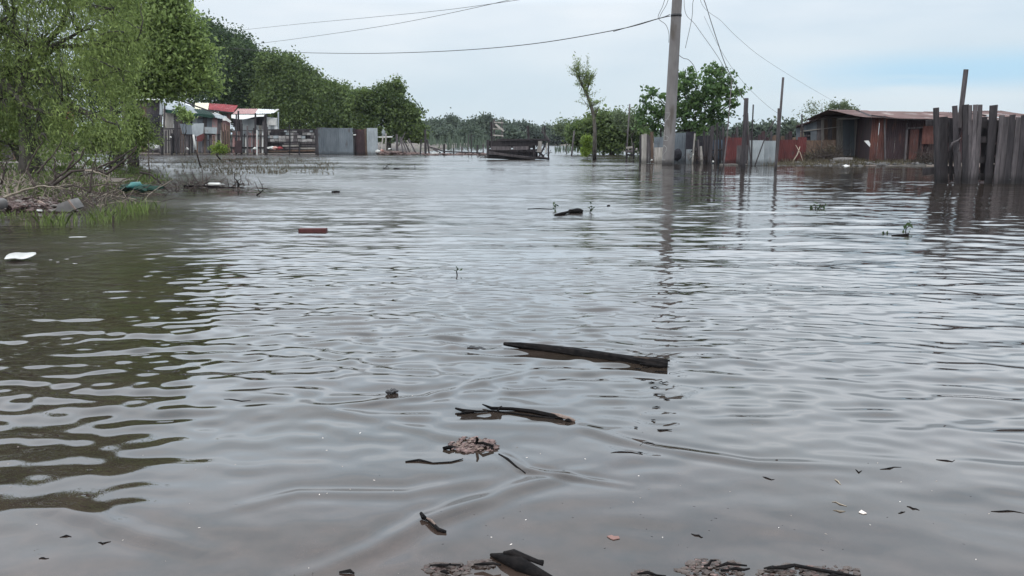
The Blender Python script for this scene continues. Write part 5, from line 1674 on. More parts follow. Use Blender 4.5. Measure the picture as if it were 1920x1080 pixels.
# many fine dead twigs that nobody could count
m = MB()
for i in range(420):
    px_ = random.triangular(-60, 330, 110)
    Yd = random.uniform(13.2, 20)
    q = Q(px_, HOR, Yd)
    q.z = max(zt(q.x, Yd), -.03)
    e_ = q + Vector((random.gauss(0, .35), random.gauss(0, .2), abs(random.gauss(.12, .22)) * (0.35 if px_ > 240 else 1)))
    m.tube(jitter_path(q, e_, 3, .12), [.009, .008, .006, .003], 4)
o = m.build('dead_twigs', 'twig', None)
o['kind'] = 'stuff'
o['label'] = 'fine dead twigs matted over the left spit'
o['category'] = 'twigs'
m = MB()
for i in range(160):
    px_ = random.triangular(-60, 300, 90)
    Yd = random.uniform(13.2, 19)
    q = Q(px_, HOR, Yd)
    q.z = max(zt(q.x, Yd), -.03)
    e_ = q + Vector((random.gauss(0, .35), random.gauss(0, .2), abs(random.gauss(.1, .15))))
    m.tube(jitter_path(q, e_, 3, .12), [.008, .007, .005, .003], 4)
o = m.build('pale_twigs', 'twig_pale', None)
o['kind'] = 'stuff'
o['label'] = 'pale dry stalks mixed into the left spit'
o['category'] = 'twigs'
m = MB()
for i in range(150):
    px_ = random.triangular(280, 490, 330)
    Yd = random.uniform(18, 22)
    q = Q(px_, HOR, Yd)
    q.z = -.03
    e_ = q + Vector((random.gauss(0, .25), random.gauss(0, .3), abs(random.gauss(.05, .14))))
    m.tube(jitter_path(q, e_, 3, .12), [.010, .009, .006, .003], 4)
o = m.build('drowned_twigs', 'twig', None)
o['kind'] = 'stuff'
o['label'] = 'drowned twigs trailing into the water right of the left spit'
o['category'] = 'twigs'
# trash and rubble on its front
m = MB()
for i in range(330):
    px_ = random.triangular(-40, 150, 40)
    Yd = random.uniform(12.6, 14.6)
    q = Q(px_, HOR, Yd)
    q.z = max(zt(q.x, Yd), -.02) + random.uniform(0, .12) * (1 if px_ < 95 else .3)
    s_ = random.uniform(.015, .06)
    m.lump(q, (s_ * 1.6, s_, s_ * .7), i, 1, .35)
o = m.build('rubble', 'debris', None)
o['kind'] = 'stuff'
o['label'] = 'reddish brown rubble and leaves heaped at the tip of the left spit'
o['category'] = 'rubble'
m = MB()
for i in range(70):
    px_ = random.triangular(-20, 130, 50)
    Yd = random.uniform(12.5, 14)
    q = Q(px_, HOR, Yd)
    q.z = max(zt(q.x, Yd), -.01) + random.uniform(0.02, .13) * (1 if px_ < 95 else .3)
    s_ = random.uniform(.012, .035)
    m.lump(q, (s_ * 1.8, s_, s_ * .6), i + 500, 1, .35)
o = m.build('litter_bits', 'litter', None)
o['kind'] = 'stuff'
o['label'] = 'small pale litter bits scattered in the rubble of the left spit'
o['category'] = 'litter'
MB().lump(Q(2, 382, 12.6), (.09, .08, .10), 71, 2, .15).own('stone', 'block', 'pale round stone at the left edge of the picture on the spit', 'stone', None, True)
MB().slab([Q(104, 396, 12.4), Q(108, 383, 12.4), Q(128, 375, 12.4), Q(140, 392, 12.4), Q(132, 397, 12.4)], (0.02, .25, .02)).own('concrete_chunk', 'block', 'grey broken concrete chunk at the tip of the left spit', 'concrete chunk')
MB().board(Q(128, 375, 12.35), Q(142, 393, 12.35), .02, .03, 3, .1).own('stick', 'wood_bare', 'short whitish stick leaning on the broken concrete chunk', 'stick')
MB().board(Q(72, 377, 12.8), Q(90, 388, 12.8), .035, .03, 3, .1).own('stick', 'wood_bare', 'short whitish stick lying left of the concrete chunk', 'stick')
MB().board(Q(70, 394, 12.5), Q(79, 395, 12.5), .022, .03, 3, .1, side=UZ).own('litter_scrap', 'white_plastic', 'white scrap under the short whitish stick on the spit', 'litter')
m = MB()
m.tube([Q(238, 351, 17), Q(243, 349, 17), Q(247, 348, 17.05), Q(262, 347, 17.2), Q(265, 349, 17.2)], [.03, .035, .075, .075, .03], 10)
m.own('bottle', 'teal_plastic', 'teal plastic bottle lying at the water edge right of the brush', 'bottle', None, True)
m = MB()
for i in range(22):
    q = Q(random.uniform(222, 292), random.uniform(350, 355), 17.2)
    m.lump(q + Vector((0, random.uniform(-.2, .5), 0)), (random.uniform(.08, .2), .12, .05), i, 1, .3)
m.own('green_net', 'green_cloth', 'dark green cloth heaped round the teal bottle', 'cloth')
MB().lump(Q(402, 345.5, 19.8), (.26, .12, .045), 5, 2, .4).own('plastic_bag', 'white_plastic', 'white plastic bag lying on the water by the end of the brush line', 'plastic bag', None, True)
branch('floating_branch', 'dark branch lying on the water reaching right past the white bag', 'wood_wet', [[(345, 349), (380, 348), (420, 352), (460, 353), (482, 357)], [(446, 355), (447, 346), (446, 338)]], 19.2, .035)
branch('floating_branch', 'short dark stick poking up right at the end of the brush line', 'wood_wet', [[(473, 373), (484, 364), (493, 358)]], 16.5, .022)
branch('floating_branch', 'long low dark branch floating before the rail fence', 'wood_wet', [[(425, 306), (440, 304), (480, 306.5), (560, 304.5), (592, 304)], [(436, 305), (430, 300)]], 44, .07)
branch('floating_branch', 'thin dark branch floating just above the long low one', 'wood_wet', [[(450, 302), (480, 301), (515, 300.5)]], 50, .05)
branch('floating_branch', 'short forked stick poking from the water left of the thin floating branch', 'wood_wet', [[(416, 303), (409, 294), (405, 290)]], 46, .05)
branch('floating_branch', 'flat dark drift line of brush with green shoots before the metal gate', 'wood_wet', [[(712, 321), (735, 318), (745, 316), (775, 320)], [(700, 318), (730, 317)]], 32, .04)
root = thing('marker_stake', 'leaning dark stake with a white plastic tube over its top before the paling fence', 'stake', Q(376, 312, 34))
MB().tube([Q(377, 316, 34), Q(371, 295, 34), Q(366, 279, 34)], [.035, .035, .03], 7, .1).build('stake', 'twig', root, True)
MB().tube([Q(366.5, 281, 34), Q(365, 268, 34), Q(362.5, 252.5, 34)], [.045, .045, .04], 9, .03).build('tube', 'tarp_white', root, True)
MB().tube([Q(280, 335, 19), Q(279, 300, 19), Q(278, 262, 19)], [.014, .012, .008], 5, .1).own('thin_stake', 'twig', 'thin upright dark stem standing left of the white tipped stake', 'stake')
for i, (x_, y0_, y1_, Yd) in enumerate(((362, 345, 322, 20), (380, 347, 318, 20), (388, 350, 326, 19.5), (212, 424, 404, 10.6))):
    MB().tube([Q(x_, y0_, Yd), Q(x_ + random.uniform(-1, 1), y1_, Yd)], [.014, .008], 5, .1).own('thin_stake', 'twig',
        ('short upright stem, left one of the three by the brush line end', 'short upright stem, middle one of the three by the brush line end', 'short upright stem, right one of the three by the brush line end', 'short pale brown stem standing alone in water among the grass tufts')[i], 'stake')

# grass: tufts in the water, each one a plant; the bank cover is stuff
def blades(px, py, Yd, n, h, spread, seed, mat='grass', lean=.5, wd=.012):
    r = np.random.default_rng(seed)
    c = np.array(Q(px, py, Yd))
    c[2] = 0
    n = max(4, n)
    b0 = c + np.stack([r.normal(0, spread, n), r.normal(0, spread * .7, n), np.full(n, -.02)], -1)
    hh = h * r.uniform(.4, 1.1, n)
    dx = np.stack([r.normal(0, lean, n), r.normal(0, lean, n), np.zeros(n)], -1) * hh[:, None]
    sd_ = np.stack([np.ones(n), r.normal(0, .5, n), np.zeros(n)], -1) * wd / 2
    mid = b0 + dx * .35 + np.array([0, 0, 1]) * hh[:, None] * .6
    tip = b0 + dx + np.array([0, 0, 1]) * hh[:, None]
    v = np.stack([b0 - sd_, b0 + sd_, mid + sd_, tip, mid - sd_], 1).reshape(-1, 3)
    return v, np.arange(n * 5).reshape(n, 5), np.repeat(r.uniform(.25, 1, n), 5)
tufts = [(92, 424, 10.5, 40, .22, .13, 'spindly grass tuft rising from the water at far left, nearest the picture corner'),
         (160, 412, 11.0, 75, .20, .26, 'bright green grass tuft in the water below the concrete chunk'),
         (240, 396, 12.2, 80, .26, .22, 'bushy green grass tuft in the water below the teal bottle'),
         (205, 408, 11.4, 40, .17, .15, 'small grass tuft between the two bushy ones'),
         (20, 408, 11.8, 45, .14, .22, 'low grass at the left picture edge before the rubble'),
         (262, 388, 13.0, 60, .22, .14, 'thin grass right of the bushy tuft')]
for i, (x_, y_, Yd, n, h, sp_, lb) in enumerate(tufts):
    v, f, sh = blades(x_, y_, Yd, n, h, sp_, 100 + i, wd=.009)
    o = np_mesh('grass_tuft', v, f, 'grass', None, sh)
    o['label'] = lb
    o['category'] = 'grass tuft'
    o['kind'] = 'stuff'
    o['group'] = 'grass tufts standing in the left shallows'
vv, ff, ss = [], [], []
k = 0
r = np.random.default_rng(9)
for i in range(560):
    Yd = r.uniform(24, 62) if i > 170 else r.uniform(13.5, 24)
    xe = np.interp(Yd, [p[1] for p in LEFT_EDGE], [p[0] for p in LEFT_EDGE])
    X_ = xe + r.uniform(-7, .6) if Yd < 30 else xe + r.uniform(-12, 1.5)
    px_ = 960 + X_ / (Yd * (CP + (540 - HOR) / F * SP)) * F * (CP * CP + SP * SP)
    n = 14
    v, f, sh = blades(px_, HOR, Yd, n, r.uniform(.08, .26), .15, 1000 + i, lean=.45, wd=.014 + Yd * .0006)
    zz = max(zt(X_, Yd), -.02)
    v[:, 2] += zz
    vv.append(v)
    ff.append(f + k)
    ss.append(sh * r.uniform(.3, 1))
    k += len(v)
o = np_mesh('bank_grass', np.concatenate(vv), np.concatenate(ff), 'grass', None, np.concatenate(ss), kind='stuff')
o['label'] = 'rough grass and weeds covering the left bank'
o['category'] = 'grass'
vv, ff, ss = [], [], []
k = 0
for i in range(260):
    px_ = r.uniform(380, 620) if i % 2 else r.uniform(200, 520)
    Yd = r.uniform(26, 52)
    v, f, sh = blades(px_, HOR, Yd, 7, .16, .25, 4000 + i, lean=.6, wd=.02)
    vv.append(v)
    ff.append(f + k)
    ss.append(sh * .5)
    k += len(v)
o = np_mesh('drowned_grass', np.concatenate(vv), np.concatenate(ff), 'dry_weed', None, np.concatenate(ss), kind='stuff')
o['label'] = 'drowned grass tips showing in the water before the left fences'
o['category'] = 'grass'
vv, ff, ss = [], [], []
k = 0
for i in range(420):
    px_ = r.uniform(1440, 1780)
    Yd = r.uniform(36.2, 42)
    q = Q(px_, HOR, Yd)
    v, f, sh = blades(px_, HOR, Yd, 9, .25, .25, 7000 + i, lean=.5, wd=.02)
    v[:, 2] += max(zt(q.x, Yd), -.02)
    vv.append(v)
    ff.append(f + k)
    ss.append(sh * .6)
    k += len(v)
o = np_mesh('bank_weeds', np.concatenate(vv), np.concatenate(ff), 'dry_weed', None, np.concatenate(ss), kind='stuff')
o['label'] = 'dull weeds on the right bank before the rusty sheds'
o['category'] = 'weeds'

# ------------------------------------------------------------------ things floating in the open water
random.seed(91)
def at(px, py, z=0.0):
    p = W(px, py, z)
    p.z += wave_height(p.x, p.y)
    return p
# main log
m = MB()
L_ = [(945, 644.5), (975, 648), (1020, 653), (1080, 660), (1140, 668), (1190, 677), (1225, 681), (1252, 683)]
P = [W(x_, y_, .017) for x_, y_ in L_]
root = thing('floating_log', 'long thin black split log floating in the near water', 'log', at(1100, 664))
m.tube(P, [.009, .017, .019, .020, .020, .020, .021, .018], 12, .2).build('log', 'wood_wet', root)
m = MB()
m.tube([at(965, 645.5, .012), at(1050, 654, .018), (at(1130, 664, .02)), at(1200, 673, .016)], [.004, .009, .010, .004], 7, .2)
m.tube([at(1195, 674, .02), at(1230, 677, .022), at(1256, 678, .02)], [.010, .012, .004], 7, .2)
m.tube([at(1200, 684, .008), at(1235, 688, .008), at(1250, 688.5, .006)], [.006, .010, .007], 7, .2)
m.build('splinter', 'wood_wet', root)
m = MB().tube([at(1188, 672.5, .028), at(1215, 675, .030), at(1240, 677, .028)], [.003, .007, .004], 6, .1)
m.build('bare_patch', 'wood_brown', root)

root = thing('curved_branch', 'curved dark branch with a forked left end and bare pinkish right end, afloat', 'branch', at(990, 778))
m = MB()
m.tube([at(905, 760, .012), at(922, 766, .010), at(960, 767, .009), at(1000, 770.5, .008), at(1035, 778, .008), at(1056, 784, .006)], [.003, .007, .007, .0085, .009, .006], 8, .25)
m.tube([at(854, 765, .012), at(868, 769, .008), at(895, 771, .005), at(925, 770.5, .004), (at(1040, 784, .002))], [.004, .007, .004, .003, .004], 7, .25)
m.tube([at(857, 776, .002), at(872, 772, .006), at(890, 771, .006)], [.003, .006, .004], 7, .2)
m.tube([at(933, 771, .006), at(937, 764, .016), at(941, 762, .018)], [.005, .004, .002], 6, .2)
m.build('stem', 'wood_wet', root)
MB().tube([at(1033, 775, .012), at(1050, 779, .012), at(1066, 784, .010), at(1078, 789, .004)], [.006, .009, .008, .004], 8, .2).build('bare_end', 'wood_bare', root)
MB().lump(at(1065, 788, .006), (.014, .008, .006), 4, 1, .4).build('knot', 'wood_wet', root)

root = thing('debris_clump', 'clump of pinkish brown plant debris with a black stick poking out', 'debris', at(885, 835))
r = random.Random(4)
m = MB()
for i in range(170):
    a_ = r.uniform(0, 6.28)
    q_ = math.sqrt(r.random())
    c_ = at(885 + math.cos(a_) * q_ * 46, 834 + math.sin(a_) * q_ * 14, 0)
    c_.z += .006 * (1 - q_ * .6) + r.uniform(-.004, .004)
    s_ = r.uniform(.0025, .008)
    m.lump(c_, (s_ * r.uniform(1, 2.5), s_, s_ * .7), i, 1, .35)
m.build('mat', 'debris', root)
m = MB()
for i in range(50):
    a_ = r.uniform(0, 6.28)
    q_ = math.sqrt(r.random()) * .85
    c_ = at(885 + math.cos(a_) * q_ * 42, 834 + math.sin(a_) * q_ * 13, 0)
    c_.z += .009 * (1 - q_ * .6) + .002
    s_ = r.uniform(.002, .006)
    m.lump(c_, (s_ * 1.6, s_, s_ * .7), i + 99, 1, .35)
m.build('pale_bits', 'wood_bare', root)
m = MB()
m.tube([at(893, 826, .02), at(896, 822, .035), at(893, 818, .048)], [.006, .005, .003], 6, .2)
m.tube([at(890, 828, .015), at(905, 828, .024), at(925, 834, .012)], [.004, .006, .005], 6, .2)
m.tube([at(831, 838, .004), at(842, 836, .010), at(858, 836, .006)], [.006, .008, .003], 6, .25)
m.lump(at(921, 839, .006), (.014, .010, .008), 5, 1, .3)
m.build('stick', 'wood_wet', root)
branch_pts = [(935, 850), (952, 862), (968, 876), (985, 886)]
MB().tube([at(x_, y_, .001) for x_, y_ in branch_pts], [.002, .004, .0035, .002], 6, .2).own('twig', 'wood_wet', 'thin dark twig trailing down right from the debris clump', 'twig', None, True)
MB().tube([at(760, 866, .002), at(786, 863, .004), at(812, 868, .002), at(846, 866, .002), at(868, 860, .003)], [.002, .004, .002, .003, .002], 6, .3).own('twig', 'wood_wet', 'thin crooked twig floating just below left of the debris clump', 'twig', None, True)
# near corner log and twig
root = thing('sunken_log', 'black wet log end half sunk at the bottom edge with a knob on top', 'log', at(975, 1055))
m = MB()
m.tube([at(920, 1040, .004), at(945, 1046, .010), at(975, 1058, .012), at(1005, 1072, .006), at(1045, 1090, -.004)], [.004, .014, .019, .014, .007], 10, .15)
m.build('log', 'wood_wet', root, True)
m = MB()
m.tube([at(945, 1036, .022), at(962, 1036, .03), at(985, 1044, .028), at(1008, 1052, .022), at(1018, 1054, .022)], [.004, .010, .007, .006, .009], 8, .2)
m.build('knob', 'wood_wet', root, True)
root = thing('bent_twig', 'short crooked black twig with a thick left end near the bottom edge', 'twig', at(812, 985))
m = MB()
m.tube([at(789, 966, .014), at(794, 974, .010), at(803, 979, .005), at(812, 984, .008), at(822, 992, .006), at(836, 998, .003)], [.004, .008, .003, .005, .005, .004], 8, .25)
m.build('stem', 'wood_wet', root)
MB().tube([at(800, 975, .012), at(809, 978, .013), at(816, 984, .011)], [.002, .004, .003], 6, .2).build('pale_side', 'wood_bare', root)

def mudpatch(px, py, wpx, hpx, lb, seed, sticks=3):
    r_ = random.Random(seed)
    root = thing('mud_clump', lb, 'mud clump', at(px, py), 'mud and leaf clumps along the near edge')
    m = MB()
    for i in range(140):
        a_ = r_.uniform(0, 6.28)
        q_ = math.sqrt(r_.random())
        c_ = at(px + math.cos(a_) * q_ * wpx, py + math.sin(a_) * q_ * hpx, 0)
        c_.z += .007 * (1 - q_) + r_.uniform(-.006, .002)
        s_ = r_.uniform(.002, .009)
        m.lump(c_, (s_ * r_.uniform(1, 2), s_, s_ * .6), i, 1, .35)
    m.build('mud', 'mud', root)
    m = MB()
    for i in range(40):
        a_ = r_.uniform(0, 6.28)
        q_ = math.sqrt(r_.random()) * .9
        c_ = at(px + math.cos(a_) * q_ * wpx, py + math.sin(a_) * q_ * hpx, 0)
        c_.z += .009 * (1 - q_)
        s_ = r_.uniform(.0015, .005)
        m.lump(c_, (s_ * 1.8, s_, s_ * .6), i + 50, 1, .35)
    m.build('leaf_bits', 'debris', root)
    for i in range(sticks):
        a_ = at(px + r_.uniform(-.8, .5) * wpx, py + r_.uniform(-.7, .7) * hpx, .014)
        b_ = a_ + Vector((r_.uniform(.02, .09), r_.uniform(-.02, .02), r_.uniform(-.004, .01)))
        MB().tube(jitter_path(a_, b_, 3, .1), [.002, .004, .003, .002], 6, .2).build('stick', 'wood_wet', root, True)
mudpatch(838, 1068, 46, 12, 'small mud clump left of the black log end', 1, 3)
mudpatch(904, 1058, 22, 7, 'smallest mud clump touching the black log end', 7, 1)
mudpatch(1335, 1066, 62, 20, 'mud clump with green scum in the middle of the bottom edge', 2, 4)
mudpatch(1515, 1072, 105, 15, 'wide mud and leaf clump with a long black stick, right part of the bottom edge', 3, 4)
mudpatch(1205, 1076, 14, 5, 'tiny clod at the bottom edge between the log end and the middle mud clump', 11, 1)
MB().tube([at(1458, 1062, .016), at(1490, 1059, .02), at(1530, 1066, .018), at(1560, 1071, .014), at(1615, 1080, .008)], [.003, .005, .004, .005, .003], 7, .2).own('stick', 'wood_wet', 'long black stick lying on the wide mud clump', 'stick', None, True)
MB().tube([at(636, 1072, .003), at(656, 1070, .006), at(664, 1074, .003)], [.002, .005, .002], 6, .3).own('twig', 'wood_wet', 'tiny twig at the bottom edge left of the mud clumps', 'twig')
v, f, sh = blades(568, 1080, W(568, 1080).y, 9, .03, .012, 3, lean=.3, wd=.003)
o = np_mesh('grass_tuft', v, f, 'dry_weed', None, sh * .3)
o['label'] = 'tiny dark grass sprig poking up at the bottom edge, left half'
o['category'] = 'grass tuft'

# red brick, white plate, sprouts, drift
c = at(587, 433, .012)
m = MB().box(c, (.33, .14, .06), Matrix.Rotation(.06, 3, 'Z'))
m.own('red_brick', 'brick_red', 'dark red brick standing out of the water in the left middle distance', 'brick')
root = thing('foam_plate', 'white crumpled foam plate floating near the left edge', 'plate', at(38, 485))
m = MB()
c = at(38, 486, .01)
n = 22
rim, mid_, hub = [], [], []
for i in range(n):
    a_ = 2 * math.pi * i / n
    rr_ = .098 * (1 + .18 * math.sin(2 * a_ + 1) + .08 * math.sin(5 * a_))
    rim.append(c + Vector((math.cos(a_) * rr_ * 1.1, math.sin(a_) * rr_ * 1.2, .035 + .018 * math.sin(a_) + .008 * math.sin(3 * a_))))
    mid_.append(c + Vector((math.cos(a_) * rr_ * .7, math.sin(a_) * rr_ * .75, .012 + .008 * math.sin(2 * a_))))
for Lr in (0, 1):
    k = len(m.v)
    m.v += [p + Vector((0, 0, -Lr * .006)) for p in rim] + [p + Vector((0, 0, -Lr * .006)) for p in mid_] + [c + Vector((0, 0, .01 - Lr * .006))]
    for i in range(n):
        j = (i + 1) % n
        q = [[k + i, k + j, k + n + j, k + n + i], [k + n + i, k + n + j, k + 2 * n]]
        for f_ in q:
            m.f.append(f_ if Lr else f_[::-1])
for i in range(n):
    j = (i + 1) % n
    m.f.append([i, j, 2 * n + 1 + j, 2 * n + 1 + i])
m.build('plate', 'white_plastic', root, True)
MB().lump(at(150, 444), (.13, .03, .004), 5, 2, .3).own('foam_scum', 'tarp_white', 'thin streak of white foam in the calm green water at left', 'foam')
m = MB()
for (x_, y_) in ((95, 487), (108, 490), (126, 486), (140, 493)):
    m.lump(at(x_, y_), (.02, .008, .002), x_, 1, .4)
m.own('foam_scum', 'tarp_white', 'small white foam specks just right of the foam plate', 'foam')

def sprig(label, stems, leaves, Yref, mat='leaf_mid', r_=.006, ls=.03, name='water_sprig', lmat='leaf_dark'):
    P0 = at(*stems[0][0])
    root = thing(name, label, 'sprig', P0)
    m = MB()
    for st in stems:
        m.tube([at(*st[0])] + [Q(p[0], p[1], P0.y) for p in st[1:]], [r_ * (1 - .5 * i / len(st)) for i in range(len(st))], 5, .1)
    m.build('stem', 'wood_wet', root, True)
    pts = []
    for (x_, y_) in leaves:
        for _ in range(5):
            pts.append(np.array(Q(x_, y_, P0.y)) + rng.normal(0, ls * .5, 3))
    v, f = leaf_quads(np.array(pts), ls, ls * .6)
    np_mesh('leaf', v, f, lmat, root, np.repeat(rng.uniform(0, .6, len(pts)), 4))
    return root
sprig('slim dark sprig standing at the left end of the driftwood beyond the midwater', [[(1042, 397), (1041, 390), (1042, 386)]], [(1042, 389), (1041, 393), (1042, 386)], 0, ls=.05)
sprig('small forked sprig standing right of the duck-like driftwood', [[(1106, 400), (1107, 392), (1104, 388)], [(1106, 398), (1110, 389)]], [(1104, 389), (1109, 391)], 0, ls=.04)
m = MB()
m.tube([at(1040, 403, .01), at(1052, 401, .02), at(1068, 398, .025), at(1082, 395, .04), at(1092, 395, .02)], [.015, .025, .018, .035, .014], 8, .2)
m.lump(at(1080, 397, .03), (.11, .05, .045), 8, 2, .2)
m.own('driftwood', 'wood_wet', 'low dark duck-like piece of driftwood in the far middle water', 'driftwood', None, True)
sprig('cluster of green leaf heads floating right of the pole reflection', [[(1520, 391), (1522, 388), (1521, 386)], [(1528, 390), (1530, 386), (1529, 383)], [(1536, 389), (1541, 386)]], [(1521, 389), (1529, 385), (1531, 390), (1540, 386), (1525, 391)], 0, ls=.06)
sprig('dark leafy sprig standing tall in the water before the right fence', [[(1698, 434), (1699, 429), (1704, 424), (1705, 418)]], [(1699, 430), (1704, 421), (1705, 418), (1697, 433)], 0, ls=.05)
sprig('low dark double bud floating left of the tall leafy sprig', [[(1657, 438), (1658, 436)], [(1664, 438), (1665, 436)]], [(1658, 438), (1665, 438)], 0, ls=.03)
sprig('tiny bent sprout standing alone in the middle of the water', [[(857, 516), (856, 509), (858, 503), (855, 500)]], [(857, 503)], 0, r_=.005, ls=.022)
MB().tube([at(1672, 442, .004), at(1690, 441, .006), at(1703, 440, .012)], [.006, .01, .016], 6, .2).own('stick', 'wood_wet', 'short stick afloat under the tall leafy sprig', 'stick', None, True)
MB().lump(at(1141, 386, .01), (.03, .02, .02), 8, 1, .3).own('floating_bit', 'wood_wet', 'small dark bit far out, right of the duck-like driftwood', 'floating bit')
MB().lump(at(630, 360, .01), (.09, .04, .03), 8, 1, .3).own('floating_bit', 'wood_wet', 'small dark lump afloat beyond the red brick', 'floating bit')
MB().tube([at(990, 392, .002), at(1010, 391, .004), at(1036, 392, .002)], .01, 5, .2).own('twig', 'wood_wet', 'thin twig afloat left of the slim dark sprig', 'twig')
m = MB()
for i in range(10):
    m.lump(at(735 + random.uniform(-10, 10), 733 + random.uniform(-4, 5), random.uniform(0, .012)), (random.uniform(.008, .016), .01, .008), i, 1, .35)
m.own('weed_clod', 'iron', 'dark grey clod of weed floating left of the crossing ripples', 'clod')
m = MB()
for i in range(12):
    m.lump(at(895 + random.uniform(-16, 16), 652 + random.uniform(-2, 3), .001), (random.uniform(.01, .02), .01, .005), i, 1, .35)
m.own('weed_clod', 'iron', 'thin line of dark scum in the ripple left of the long log', 'scum')
# chips strung out below the right end of the log
chips = [(1195, 692, 12, 'chip just below the log end, left'), (1212, 690, 16, 'chip just below the log end, middle'), (1238, 697, 22, 'flat chip just below the log end, right'), (1206, 711, 10, 'small chip in the upper string below the log'),
         (1222, 717, 12, 'second small chip in the upper string below the log'), (1244, 716, 18, 'thin chip right in the upper string below the log'), (1236, 738, 22, 'long thin chip halfway down below the log end'),
         (1228, 724, 18, 'curved thin chip above the long thin one'), (1250, 748, 12, 'hooked chip right of the string'), (1231, 762, 16, 'open v-shaped chip below the log end'), (1192, 800, 7, 'tiny black bit left of the arrow chip'), (1225, 785, 8, 'tiny black bit above the arrow chip'),
         (1246, 805, 28, 'black arrow-shaped chip, largest of the string'), (1200, 849, 10, 'tiny flat chip beneath the string of chips')]
for i, (x_, y_, wp, lb) in enumerate(chips):
    c = at(x_, y_, .003)
    t = c.y / F / math.cos(.3)
    a_ = c - Vector((wp * t / 2, 0, 0))
    b_ = c + Vector((wp * t / 2, random.uniform(-.008, .006), 0))
    m = MB()
    m.tube(jitter_path(a_, b_, 4, .10), [.0010, .0034 if wp > 20 else .0022, .0026, .0022, .0008], 6, .4)
    m.own('wood_chip', 'wood_wet', 'black ' + lb, 'wood chip', 'wood chips strung out below the log end')
for x0_, y0_, xm, ym, x1_, y1_, lb in ((1200, 836, 1215, 830, 1228, 834, 'thin wavy black twig below the arrow chip'), (1145, 850, 1165, 848, 1205, 854, 'thin beaded twig left of the wavy twig'),
                                (1560, 943, 1575, 947, 1588, 951, 'pale brown splinter in the right near water'), (1562, 958, 1575, 960, 1585, 960, 'thin dark splinter just below the pale brown one'),
                                (1566, 900, 1572, 904, 1577, 910, 'small dark hooked twig above the pale brown splinter'), (1604, 882, 1610, 887, 1616, 884, 'small forked black bit in the right near water'),
                                (1700, 950, 1712, 954, 1724, 957, 'dark forked twig in the far right near water'), (1684, 963, 1690, 961, 1697, 960, 'small twig bit left of the dark forked twig'),
                                (1650, 882, 1668, 880, 1690, 878, 'faint thin twig above the dark forked twig'), (1858, 958, 1890, 957, 1920, 962, 'thin dark stick at the right picture edge'),
                                (112, 1009, 124, 1006, 134, 1008, 'short black twig in the bottom left water'), (184, 1018, 192, 1020, 208, 1016, 'short dark twig right of the black one at bottom left'),
                                (73, 1050, 82, 1048, 92, 1049, 'short black splinter at the bottom left'), (420, 750, 440, 751, 470, 752, 'thin dark ripple-borne stick left of the crossing ripples'),
                                (1296, 1000, 1310, 1003, 1318, 1006, 'thin olive splinter right of the pink fragment'), (1430, 895, 1440, 898, 1452, 900, 'thin dark splinter in the middle right near water'),
                                (1755, 863, 1775, 865, 1790, 864, 'thin dark twig far right, above the forked twig')):
    pa, pm, pz = at(x0_, y0_, .0005), at(xm, ym, .0015), at(x1_, y1_, .0005)
    dl = (pz - pa).length
    tw = [pa, pa.lerp(pm, .5) + Vector((random.gauss(0, .03), random.gauss(0, .09), 0)) * dl, pm, pm.lerp(pz, .5) + Vector((random.gauss(0, .03), random.gauss(0, .09), 0)) * dl, pz]
    MB().tube(tw, [.0008, .0018, .0024, .0014, .0007], 6, .35).own('twig', 'twig_pale' if 'pale' in lb else 'wood_wet', lb, 'twig', None, True)
MB().slab([at(1138, 1006, .0005), at(1147, 1004, .0005), at(1151, 1006, .0005), at(1160, 1006, .0005), at(1162, 1010, .0005), at(1150, 1012, .0005), at(1144, 1010, .0005)], (0, 0, .002)).own('pink_fragment', 'pink_chip', 'pale pink flat fragment in the near water', 'fragment')
MB().slab([at(1610, 962, .0005), at(1615, 958, .0005), at(1618, 960, .0005), at(1625, 964, .0005), at(1618, 965, .0005)], (0, 0, .002)).own('pale_fragment', 'litter', 'pale folded scrap right of the pale brown splinter', 'litter')
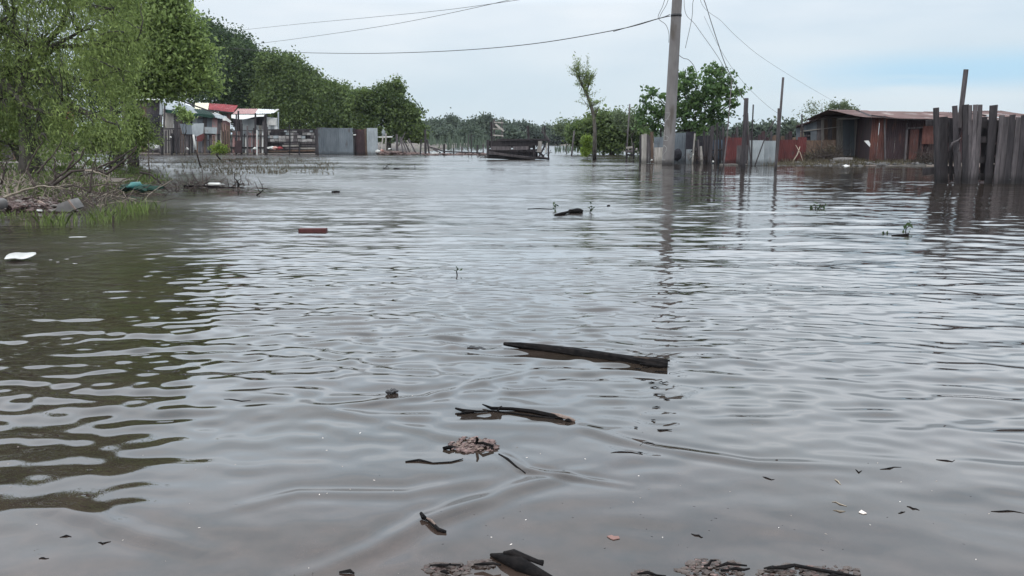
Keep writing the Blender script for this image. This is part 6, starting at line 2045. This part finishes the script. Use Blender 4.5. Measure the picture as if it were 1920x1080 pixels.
# small petals and specks
sp0 = MB().lump((0, 0, -.001), (.0042, .0032, .0011), 3, 1, .3)
me0 = None
for i in range(60):
    px_ = random.uniform(0, 1900)
    py_ = random.triangular(700, 1078, 990)
    c = at(px_, py_, -.0012)
    if me0 is None:
        o = sp0.own('pale_speck', 'litter', 'tiny pale speck floating on the near water', 'speck', 'pale specks scattered over the near water')
        me0 = o.data
    else:
        o = bpy.data.objects.new('pale_speck', me0)
        COL.objects.link(o)
        for kk in ('label', 'category', 'group'):
            o[kk] = {'label': 'tiny pale speck floating on the near water', 'category': 'speck', 'group': 'pale specks scattered over the near water'}[kk]
    o.location = c
    s_ = random.uniform(.3, .9)
    o.scale = (s_ * random.uniform(.7, 1.8), s_, 1)
    o.rotation_euler = (0, 0, random.uniform(0, 3))
me1 = None
for i in range(60):
    px_ = random.triangular(300, 1900, 1500)
    py_ = random.triangular(760, 1078, 960)
    c = at(px_, py_, -.0012)
    if me1 is None:
        o = MB().lump((0, 0, 0), (.006, .0025, .0009), 5, 1, .35).own('dark_speck', 'wood_wet', 'tiny dark speck of debris floating on the near water', 'speck', 'dark specks scattered over the near water')
        me1 = o.data
    else:
        o = bpy.data.objects.new('dark_speck', me1)
        COL.objects.link(o)
        for kk, vv_ in (('label', 'tiny dark speck of debris floating on the near water'), ('category', 'speck'), ('group', 'dark specks scattered over the near water')):
            o[kk] = vv_
    o.location = c
    s_ = random.uniform(.4, 1.1)
    o.scale = (s_ * random.uniform(.6, 1.9), s_, 1)
    o.rotation_euler = (0, 0, random.gauss(0, .5))


m = bpy.data.materials.new('haze')
m.use_nodes = True
n = m.node_tree
n.nodes.clear()
vo = n.nodes.new('ShaderNodeVolumePrincipled')
vo.inputs['Color'].default_value = (0.86, 0.92, 1.0, 1)
vo.inputs['Density'].default_value = 0.00014
n.links.new(vo.outputs[0], n.nodes.new('ShaderNodeOutputMaterial').inputs['Volume'])
MAT['haze'] = m
hz = MB().box((0, 800, 7.2), (3700, 2160, 17.6)).build('haze', 'haze')
hz['kind'] = 'stuff'
hz['label'] = 'thin pale moist air over the flood'
hz['category'] = 'haze'
